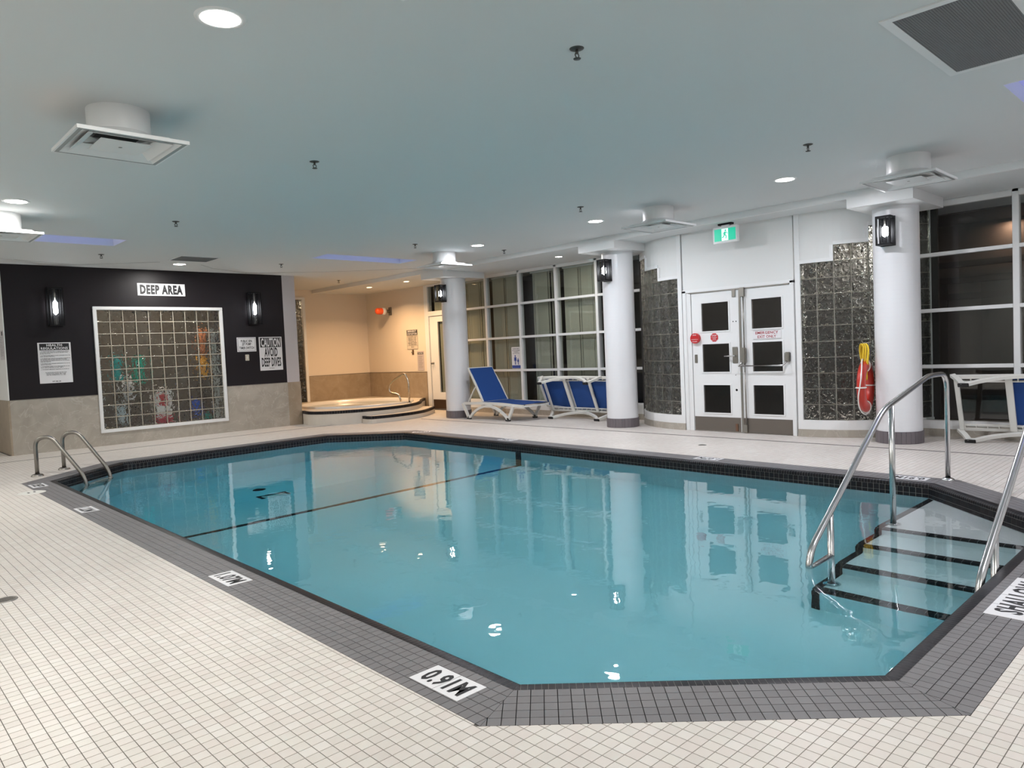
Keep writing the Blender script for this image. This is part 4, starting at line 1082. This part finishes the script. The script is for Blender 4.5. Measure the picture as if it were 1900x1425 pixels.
m = MB(); ring_mesh(outer, circ, RIM, m)
for (a, b) in zip(FS, FS[1:]): m.poly([(*a, 0), (*b, 0), (*b, RIM), (*a, RIM)])
sb = m.build('tiled_platform', tile_mat('cream_mosaic', [(.58,.53,.46), (.62,.57,.50)], .4), sp)
m = MB(); m.lathe([(TR, 0), (TR, .035), (TR-.03, .045), (TR-.08, .03), (TR-.10, -.10), (TR-.25, -.5), (.01, -.55)], (TUBC.x, TUBC.y, RIM), 64); m.build('tub_shell', mat('tub_acrylic', (.62, .60, .57), .25), sp)
m = MB(); m.lathe([(.001, 0), (TR-.085, 0)], (TUBC.x, TUBC.y, RIM-.03), 48)
tag(m.build('still_water', thin_glass('tub_water', (.72, .80, .80), .02, 1.33)), 'still pale water in the alcove whirlpool', 'water', kind='stuff')
def lip(path, z, h, parent, name='lip_tile'):
    """black glazed tiles along a path"""
    P = [Vector(p) for p in path]; acc = [0]
    for a, b in zip(P, P[1:]): acc.append(acc[-1]+(b-a).length)
    def at(s):
        for i in range(len(P)-1):
            if s <= acc[i+1] or i == len(P)-2:
                t = (s-acc[i])/max(1e-6, acc[i+1]-acc[i]); return P[i]+(P[i+1]-P[i])*t
    s = 0; L_ = acc[-1]; n = int(L_/TP)
    for k in range(n):
        a, b = at(k*L_/n+.0012), at((k+1)*L_/n-.0012); e = (b-a).normalized(); nn = Vector((e.y, -e.x))
        q = [a+nn*.006, b+nn*.006, b-nn*.045, a-nn*.045]
        m = MB(); m.prism([tuple(v) for v in q], z-h, z+.004, tint=rb.random()*.9+.05); m.build(name, M_black_tile, parent, fix=True)
lip(FS, RIM, .052, sp)
ST = [(7.78, 12.52), (7.80, 12.22), (8.25, 12.14), (8.75, 12.20), (9.20, 12.38), (9.62, 12.70), (9.95, 13.00)]
SS = smooth(ST, 4); SZ = .135
m = MB(); sp2 = [p for p in SS]+[p for p in reversed(FS) if 7.8 < p[0] < 9.95]
m.prism(sp2, 0, SZ); m.build('entry_step', bpy.data.materials['cream_mosaic'], sp); lip(SS, SZ, .052, sp)
r = empty('whirlpool_grab_rail', (9.22, 12.95, RIM), 'warm polished steel grab rail standing on the whirlpool rim', 'handrail')
fa = Vector((9.215, 12.92, 0)); fd = Vector((-.27, .96, 0)).normalized(); q = lambda s, z: fa+fd*s+Vector((0, 0, z))
steel_tube(bez([q(0, RIM), q(0, .74), q(.09, .93), q(.52, .72), q(.56, .50), q(.28, .455), q(.22, RIM)], 8, [.12, .08, .14, .12, .07]), .021, 'rail', r, M_brass)
for s in (0, .22): p = q(s, RIM+.045*0); flange(p.x, p.y, RIM, r, .05)
# things on the alcove walls
r = empty('siren_lamp', (AX, 15.30, 2.42), 'orange and white siren lamp sticking out of the alcove wall', 'alarm')
Mx = frame((AX, 15.27, 2.42), (0, -1, 0), (0, 0, 1))
m = MB(); m.box(-.06, .06, -.10, .10, 0, .02, M=Mx, bev=.004); m.build('wall_bracket', M_steel_d, r)
m = MB(); m.lathe([(.03, .0), (.04, .03), (.035, .10), (.06, .13), (.06, .16)], M=Mx, seg=20); m.build('arm', M_steel_d, r)
m = MB(); m.lathe([(.06, .16), (.085, .17), (.09, .21), (.085, .25), (.05, .26)], M=Mx, seg=24); m.build('collar', M_sign, r)
m = MB(); m.lathe([(.075, .25), (.085, .28), (.07, .30), (.085, .33), (.07, .35), (.082, .38), (.06, .42), (.001, .44)], M=Mx, seg=24); m.build('ribbed_dome', mat('orange_dome', (.85, .10, .02), .3), r)
r, Mx = sign('wall_sign', (AX-.002, 14.40, 1.68), *XW, .44, .48, 'EMERGENCY STOP BUTTON notice on the alcove wall beside the far door', [], base=mat('cream_plate', (.62, .56, .48), .5))
m = MB(); m.box(-.21, .21, .10, .23, .004, .005, M=Mx); m.build('header_bar', M_ink, r)
for s, y, h, w, mt, dp in (('EMERGENCY', .198, .045, .36, M_sign, .0058), ('STOP BUTTON', .135, .042, .38, M_sign, .0058), ('IN THE EVENT OF AN', .075, .025, .36, M_ink, .0048), ('EMERGENCY PUSH', .035, .025, .32, M_ink, .0048), ('EMERGENCY STOP', -.005, .025, .32, M_ink, .0048), ('BUTTON AND USE', -.045, .025, .30, M_ink, .0048), ('EMERGENCY PHONE', -.085, .025, .34, M_ink, .0048), ('FOR ASSISTANCE', -.125, .025, .32, M_ink, .0048), ('911', -.185, .035, .10, M_ink, .0048)):
    put_text(s, Mx, 0, y, h, w, mt, r, bold=.06, depth=dp)
m = MB()
for q in ((-.215, .215, -.235, -.230), (-.218, -.213, -.235, .235), (.213, .218, -.235, .235), (-.21, .21, -.152, -.148)): m.box(*q, .004, .0048, M=Mx)
m.build('border_line', M_ink, r)
r, Mx = sign('wall_sign', (AX-.002, 14.10, 1.16), *XW, .26, .46, 'narrow lilac notice low on the alcove wall beside the far door', [], base=mat('lilac_plate', (.52, .46, .46), .5))
m = MB(); m.box(-.11, .11, .15, .20, .004, .005, M=Mx); m.build('header_bar', M_ink, r)
put_text('CAUTION', Mx, 0, .175, .03, .18, M_sign, r, bold=.05, depth=.0058)
m = MB()
for k in range(11): m.box(-.09, .09-.02*(k % 3), .11-k*.028, .117-k*.028, .004, .0046, M=Mx)
m.build('small_print', M_grille, r)
r = empty('push_button', (AX, 14.40, 1.37), 'small brown emergency push button under the alcove notice', 'button')
m = MB(); m.box(AX-.012, AX, 14.36, 14.43, 1.31, 1.43, bev=.003); m.build('plate', mat('bronze_plate', (.16, .09, .04), .4, .5), r)
m = MB(); m.lathe([(.001, .035), (.018, .03), (.02, .012)], M=frame((AX, 14.42, 1.37), (0,-1,0), (0,0,1)), seg=16); m.build('knob', M_steel_d, r)
# sign on the window
r, Mx = sign('window_sign', (WXL+.028, 10.79, 1.155), *XW, .27, .44, 'white window sign with a blue adult and child and a blue base', [], t=.002)
for s, y, h, w in (('CHILDREN UNDER 12', .185, .020, .21), ('MUST BE ACCOMPANIED', .15, .018, .22), ('BY AN ADULT', .12, .018, .13), ('WHILE USING THE POOL', .09, .014, .20)): put_text(s, Mx, 0, y, h, w, M_ink, r, bold=.04, depth=.003)
m = MB(); m.box(-.13, .13, -.215, -.155, .002, .003, M=Mx)
m.build('blue_base', M_blueink, r)
m = MB()
for cx, s in ((-.03, 1.0), (.05, .68)):
    b0 = -.14
    m.lathe([(.0005, .0032), (.018*s, .0032)], (cx, b0+.175*s, 0), 14, M=Mx)
    m.box(cx-.024*s, cx+.024*s, b0+.08*s, b0+.152*s, .0026, .0034, M=Mx)
    m.box(cx-.017*s, cx-.003*s, b0, b0+.08*s, .0026, .0034, M=Mx); m.box(cx+.003*s, cx+.017*s, b0, b0+.08*s, .0026, .0034, M=Mx)
    m.box(cx-.036*s, cx-.027*s, b0+.075*s, b0+.148*s, .0026, .0034, M=Mx); m.box(cx+.027*s, cx+.036*s, b0+.075*s, b0+.148*s, .0026, .0034, M=Mx)
m.build('blue_figures', M_blueink, r)

# ------------------------------------------------------------------ life buoy on the nearest column
r = empty('life_buoy', (9.27, 3.45, .68), 'orange-red ring buoy with white grab line hanging on the nearest column', 'buoy')
Mr = Matrix.Translation((9.27, 3.46, .68)) @ Matrix.Rotation(R_ := .16, 4, 'Z') @ Matrix.Rotation(PI/2, 4, 'X')
m = MB(); n = 48; seg = 16; R1, ra, rc = .252, .068, .050; pts = []
for i in range(n):
    a = 2*PI*i/n
    for k in range(seg):
        t = 2*PI*k/seg; pts.append(Mr @ Vector(((R1+ra*math.cos(t))*math.cos(a), (R1+ra*math.cos(t))*math.sin(a), rc*math.sin(t))))
m.faces(pts, [(i*seg+k, ((i+1) % n)*seg+k, ((i+1) % n)*seg+(k+1) % seg, i*seg+(k+1) % seg) for i in range(n) for k in range(seg)], 0, True)
m.build('ring', M_ring, r)
m = MB(); P = []
for i in range(72):
    a = 2*PI*i/72; s = abs(math.sin(2*a)); P.append(Mr @ Vector(((.325+.045*s)*math.cos(a), (.325+.045*s)*math.sin(a), .02*math.sin(3*a))))
m.tube(P, .007, 8, closed=True); m.build('grab_line', M_rope, r)
m = MB()
for a in (0, PI/2, PI, 3*PI/2):
    p = [Mr @ Vector(((R1+(ra+.004)*math.cos(t))*math.cos(a+da)*1.0, (R1+(ra+.004)*math.cos(t))*math.sin(a+da), (rc+.004)*math.sin(t))) for da in (0,) for t in [2*PI*k/20 for k in range(20)]]
    m.tube(p, .009, 6, closed=True)
m.build('lashing', M_rope, r)
r = empty('rope_coil', (9.24, 3.42, 1.0), 'yellow coiled throw rope hanging above the ring buoy', 'rope')
rr = random.Random(4); m = MB()
for k in range(9):
    w = .03+rr.random()*.035; h = .17+rr.random()*.06; ox = rr.uniform(-.03, .03); oy = rr.uniform(-.03, .03); P = []
    for i in range(28):
        a = 2*PI*i/28; P.append((9.235+ox+w*math.sin(a)*.8, 3.455+oy+w*.6*math.sin(a)+.015*math.sin(2*a), 1.20-h+h*math.cos(a)+.004*math.sin(5*a)))
    m.tube(P, .0065, 6, closed=True)
m.build('coil', M_yrope, r)
m = MB(); m.tube(bez([(9.27, 3.385, 1.22), (9.27, 3.48, 1.20), (9.25, 3.49, 1.24)], 5, .02), .006, 8); m.build('hook', M_steel_d, r)

# ------------------------------------------------------------------ sun loungers
def lounger(name, M, back, label, group='blue and white loungers'):
    """local x from the head end to the foot end, y across, z up; back = backrest angle"""
    org = M @ Vector((.8, 0, 0)); r = empty(name, org, label, 'lounge chair', group)
    def B(nm, mb, mt, par=r): return mb.build(nm, mt, par)
    hw_, L_ = .335, 1.66
    m = MB()
    for s in (-1, 1):
        m.beam([(0, s*hw_, .305), (.5, s*hw_, .318), (1.0, s*hw_, .315), (1.4, s*hw_, .297), (L_, s*hw_, .285)], .034, .052, M=M)
    for x, w in ((.02, .05), (.54, .07), (1.12, .06), (L_-.02, .05)):
        m.box(x-w/2, x+w/2, -hw_, hw_, .262, .29, M=M, bev=.004)
    B('frame', m, M_plastic)
    m = MB()
    for s in (-1, 1):
        for k in range(14): x = .05+k*.115; m.box(x-.005, x+.005, s*(hw_-.055), s*(hw_-.012), .285, .315, M=M)
    for s in (-1, 1): m.beam([(0, s*(hw_-.055), .30), (.8, s*(hw_-.055), .305), (L_, s*(hw_-.055), .285)], .012, .034, M=M)
    B('underside_ribs', m, M_plastic)
    for s in (-1, 1):
        y = s*(hw_+.022)
        m = MB(); up = []
        for k in range(15):
            t = k/14; x = .20+t*1.06; up.append((x, y, .045+.225*math.sin(PI*t)**.8))
        m.beam([(-.02, y, .30), (.07, y, .17), (.15, y, .025)], .036, .055, M=M)
        m.beam([(.13, y, .022)]+[(p[0], p[1], p[2]) for p in up]+[(1.31, y, .022)], .036, .046, M=M)
        m.beam([(1.27, y, .025), (1.36, y, .16), (1.42, y, .285)], .036, .055, M=M)
        lg = B('leg', m, M_plastic)
        for x in (.16, 1.27):
            m = MB(); m.box(x-.055, x+.055, y-.021, y+.021, 0, .026, M=M, bev=.004); B('foot_pad', m, M_rub, lg)
    def slingm(x0, x1, z0, z1, sag, side=hw_-.012):
        m = MB(); nx, ny = 10, 6; P = []
        for off in (0, -.006):
            for i in range(nx+1):
                for j in range(ny+1):
                    u = i/nx; v = j/ny; P.append((x0+(x1-x0)*u, -side+2*side*v, z0+(z1-z0)*u-sag*math.sin(PI*u)*math.sin(PI*v)+off))
        N = (nx+1)*(ny+1); fs = [(i*(ny+1)+j, (i+1)*(ny+1)+j, (i+1)*(ny+1)+j+1, i*(ny+1)+j+1) for i in range(nx) for j in range(ny)]
        fs2 = [tuple(N+k for k in reversed(f)) for f in fs]
        m.faces([M @ Vector(p) for p in P], fs+fs2, 0, True); return m
    B('seat_sling', slingm(.56, L_-.01, .348, .318, .014, hw_+.012), M_sling)
    # backrest hinged at x = .53
    Mb = M @ Matrix.Translation((.55, 0, .345)) @ Matrix.Rotation(back, 4, 'Y')
    bl = .76
    m = MB()
    for s in (-1, 1): m.beam([(0, s*.318, 0), (-.35, s*.318, .008), (-bl, s*.30, -.01)], .03, .032, M=Mb)
    m.box(-bl-.02, -bl+.02, -.315, .315, -.026, .008, M=Mb, bev=.005); m.box(-.02, .03, -.318, .318, -.02, .012, M=Mb, bev=.004)
    br_ = B('backrest', m, M_plastic)
    sv = M
    def sling_b():
        m = MB(); nx, ny = 8, 6; P = []
        for off in (0, -.006):
            for i in range(nx+1):
                for j in range(ny+1):
                    u = i/nx; v = j/ny; P.append(Mb @ Vector((-bl*u*.99, (-.308+.616*v)*(1-.04*u), .018-.02*math.sin(PI*u)*math.sin(PI*v)+off)))
        N = (nx+1)*(ny+1); fs = [(i*(ny+1)+j, (i+1)*(ny+1)+j, (i+1)*(ny+1)+j+1, i*(ny+1)+j+1) for i in range(nx) for j in range(ny)]
        m.faces(P, fs+[tuple(N+k for k in reversed(f)) for f in fs], 0, True); return m
    sling_b().build('back_sling', M_sling, br_)
    if .3 < back < 2:
        p = Mb @ Vector((-.36, 0, -.01)); q0 = M.inverted() @ p
        m = MB()
        for s in (-1, 1): m.beam(bez([(q0.x, s*.30, q0.z), (q0.x-.10, s*.30, q0.z-.10), (.10, s*.30, .335)], 5, .05), .022, .022, M=M)
        B('prop_strut', m, M_plastic)
    return r
# local x -> -Y, local y -> +X ... seat up
Ma = frame((0, 0, 0), (0, -1, 0), (1, 0, 0)); Ma[0][2], Ma[1][2], Ma[2][2] = 0, 0, 1
Ma = Matrix.Translation((9.555, 11.08, 0)) @ Ma.to_3x3().to_4x4()
lounger('sun_lounger', Ma, math.radians(58), 'upright blue and white lounge chair with raised back beside the farthest column')
def on_side(x, y, lean, zc=.372, yaw=0):
    R = Matrix(((0, 0, 1), (-1, 0, 0), (0, -1, 0)))      # columns: images of local x, y, z
    R4 = R.to_4x4()
    return Matrix.Translation((x, y, 0)) @ Matrix.Rotation(yaw, 4, 'Z') @ Matrix.Rotation(lean, 4, 'Y') @ Matrix.Translation((0, 0, zc)) @ R4
lounger('sun_lounger', on_side(9.84, 9.50, math.radians(-22)), math.radians(4), 'blue and white lounge chair lying on its side behind the middle column')
lounger('sun_lounger', on_side(9.62, 2.60, math.radians(-20)), math.radians(174), 'blue and white lounge chair on its side at the right edge by the dark window')

# ------------------------------------------------------------------ ceiling fittings
def downlight(x, y, z, label, w, warm=False, group=None, R=.095, cool=0.0):
    r = empty('recessed_light', (x, y, z), label, 'ceiling light', group)
    m = MB(); m.lathe([(R, -.001), (R, -.007), (R+.022, -.005), (R+.026, 0)], (x, y, z), 36); m.build('trim_ring', M_white, r)
    m = MB(); m.lathe([(.0005, -.005), (R, -.005)], (x, y, z), 32); m.build('lens', M_lensw if warm else M_lens, r)
    lamp(x, y, z-.012, w, R*1.9 if not warm else .07, (1.0, .62, .32) if warm else (1.0-.06*cool, .95-.02*cool, .87+.13*cool), r, 2.5 if warm else PI)
for (x, y), lab in zip(DOWN, ('big bright round downlight nearest the camera at top left', 'round downlight at the left edge above the cut-off diffuser', 'round downlight above the DEEP AREA sign beside the grey grille', 'round downlight above the farthest column', 'round downlight between the middle and farthest diffusers', 'round downlight to the left of the nearest column')):
    downlight(x, y, CEIL, lab, LIGHT_W, cool=1.0 if x > 6 else .3)
for i, (x, y) in enumerate(DOWN_OFF):
    lab = ['round downlight behind the camera over the near deck', 'round downlight over the right near corner outside the view', 'round downlight behind the camera over the left deck', 'round downlight over the left deck outside the view, nearest', 'round downlight over the left deck outside the view, middle', 'round downlight over the left deck outside the view, farthest'][i]
    downlight(x, y, CEIL, lab, LIGHT_W, cool=1.0 if x > 3 else 0.0)
for (x, y), lab, w_, k in zip(SPOT, ('small soffit spotlight over the folded lounge chair', 'warm soffit spotlight nearest the far door', 'warm soffit spotlight over the siren lamp wall'), (9, 30, 30), (False, True, True)):
    downlight(x, y, SOF, lab, w_, k, R=.06)
M_frameg = mat('frame_shade_grey', (.30, .31, .31), .5); M_sprk = mat('dark_bronze', (.10, .10, .095), .45, .7)  # diffuser frame grey: shade of the underside put into the colour
def diffuser(x, y, z, label, s=.61):
    r = empty('air_diffuser', (x, y, z), label, 'air vent', 'square ceiling air diffusers')
    m = MB(); m.lathe([(.19, CEIL-z), (.19, .085)], (x, y, z), 40); m.build('duct', M_white, r)
    # flared neck from a circle to a square
    m = MB(); n = 40; rings = []
    for f, zz in ((0, .088), (.10, .070), (.28, .048), (.55, .032), (1, .020)):
        ring = []
        for k in range(n):
            a = 2*PI*k/n; c, s_ = math.cos(a), math.sin(a); q = s/2/max(abs(c), abs(s_))
            R = .19*(1-f)+q*f; ring.append((x+R*c, y+R*s_, z+zz))
        rings.append(ring)
    P = [p for q in rings for p in q]
    m.faces(P, [(i*n+k, i*n+(k+1) % n, (i+1)*n+(k+1) % n, (i+1)*n+k) for i in range(len(rings)-1) for k in range(n)], 0, True); m.build('flared_neck', M_white, r)
    def sq(h0, z0, h1, z1, nm, mt=M_white, th=.003):
        m = MB(); c = [(-1,-1),(1,-1),(1,1),(-1,1)]
        P = [(x+a*h0, y+b*h0, z+z0) for a, b in c]+[(x+a*h1, y+b*h1, z+z1) for a, b in c]+[(x+a*h0, y+b*h0, z+z0+th) for a, b in c]+[(x+a*h1, y+b*h1, z+z1+th) for a, b in c]
        m.faces(P, [(i, (i+1) % 4, 4+(i+1) % 4, 4+i) for i in range(4)]+[(8+i, 12+i, 12+(i+1) % 4, 8+(i+1) % 4) for i in range(4)]+[(i, 8+i, 8+(i+1) % 4, (i+1) % 4) for i in range(4)]+[(4+i, 4+(i+1) % 4, 12+(i+1) % 4, 12+i) for i in range(4)]); m.build(nm, mt, r)
    h = s/2
    m = MB(); 
    for a, b, c, d in ((-h, h, -h, -h+.012), (-h, h, h-.012, h), (-h, -h+.012, -h+.012, h-.012), (h-.012, h, -h+.012, h-.012)): m.box(x+a, x+b, y+c, y+d, z, z+.022)
    m.build('rim', M_white, r)
    sq(h-.012, .001, h-.036, .001, 'outer_frame', M_frameg); sq(h-.036, .001, h-.095, .050, 'louvre'); sq(h-.080, .004, h-.15, .050, 'louvre')
    m = MB(); m.box(x-h+.175, x+h-.175, y-h+.175, y+h-.175, z+.006, z+.010); m.build('centre_plate', M_white, r)
    m = MB(); m.lathe([(.0005, -.001), (.012, -.001), (.012, .004)], (x, y, z+.006), 12); m.build('screw', M_steel_d, r)
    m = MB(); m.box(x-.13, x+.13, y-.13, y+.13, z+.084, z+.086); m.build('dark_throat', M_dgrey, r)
diffuser(1.51, 2.15, 2.76, 'square air diffuser cut by the top edge of the picture', .66)
diffuser(1.55, 5.30, 2.76, 'large square air diffuser under the big downlight at upper left', .66)
diffuser(1.51, 9.38, 2.76, 'square air diffuser cut off at the left edge', .66)
diffuser(7.71, 2.44, 2.76, 'square air diffuser in front of the nearest column', .66)
diffuser(7.71, 5.32, 2.76, 'square air diffuser up and left of the exit sign', .66)
diffuser(7.74, 9.65, 2.76, 'small-looking square air diffuser in front of the farthest column', .66)
def sprinkler(x, y, label, z=CEIL):
    r = empty('sprinkler_head', (x, y, z), label, 'sprinkler', 'fire sprinklers on the ceiling')
    m = MB(); m.lathe([(.0005, -.008), (.026, -.008), (.040, -.003), (.042, 0)], (x, y, z), 24); m.build('escutcheon', M_sprk, r)
    m = MB(); m.tube([(x, y, z-.006), (x, y, z-.030)], .009, 10)
    for s in (-1, 1): m.tube(bez([(x+s*.008, y, z-.025), (x+s*.018, y, z-.038), (x+s*.003, y, z-.055)], 3, .01), .0035, 6)
    m.build('frame', M_sprk, r)
    m = MB(); m.lathe([(.0005, -.060), (.020, -.060), (.022, -.056), (.0005, -.055)], (x, y, z), 18); m.build('deflector', M_sprk, r)
sl = ['fire sprinkler near the top centre of the ceiling', 'fire sprinkler right of the large diffuser', 'fire sprinkler above the DEEP AREA sign in the middle ceiling', 'fire sprinkler left of the grey grille, above the left lantern', 'fire sprinkler above and right of the exit sign', 'fire sprinkler above the middle column downlight', 'fire sprinkler between the pale skylight and the farthest diffuser', 'fire sprinkler just left of the soffit above the window wall', 'fire sprinkler over the right end of the dark wall', 'fire sprinkler inside the whirlpool alcove']
for (x, y), l in zip([(3.23, 2.74), (3.20, 5.70), (3.17, 8.96), (3.16, 12.05), (6.42, 2.84), (6.78, 5.79), (6.75, 9.11), (8.48, 8.96), (6.01, 12.06), (8.33, 14.08)], sl): sprinkler(x, y, l)
def grille(x0, x1, y0, y1, label, flange_w=.03):
    r = empty('ceiling_grille', ((x0+x1)/2, (y0+y1)/2, CEIL), label, 'grille')
    m = MB(); f = flange_w
    for q in ((x0-f, x1+f, y0-f, y0), (x0-f, x1+f, y1, y1+f), (x0-f, x0, y0, y1), (x1, x1+f, y0, y1)): m.box(*q, CEIL-.008, CEIL)
    m.build('frame', M_white, r)
    m = MB(); m.box(x0, x1, y0, y1, CEIL-.003, CEIL); m.build('backing', M_dgrey, r)
    m = MB(); p = .013
    n = int((x1-x0)/p)
    for k in range(n): m.box(x0+k*p, x0+k*p+.0085, y0, y1, CEIL-.006, CEIL-.0035)
    n = int((y1-y0)/p)
    for k in range(n): m.box(x0, x1, y0+k*p, y0+k*p+.0085, CEIL-.0065, CEIL-.005)
    m.build('mesh', M_grille, r, fix=False)
grille(4.20, 4.78, 11.72, 12.26, 'flat grey return grille in the ceiling above the DEEP AREA sign', .015)
grille(4.33, 5.50, .94, 1.44, 'large grey perforated ceiling grille at the top right corner', .05)
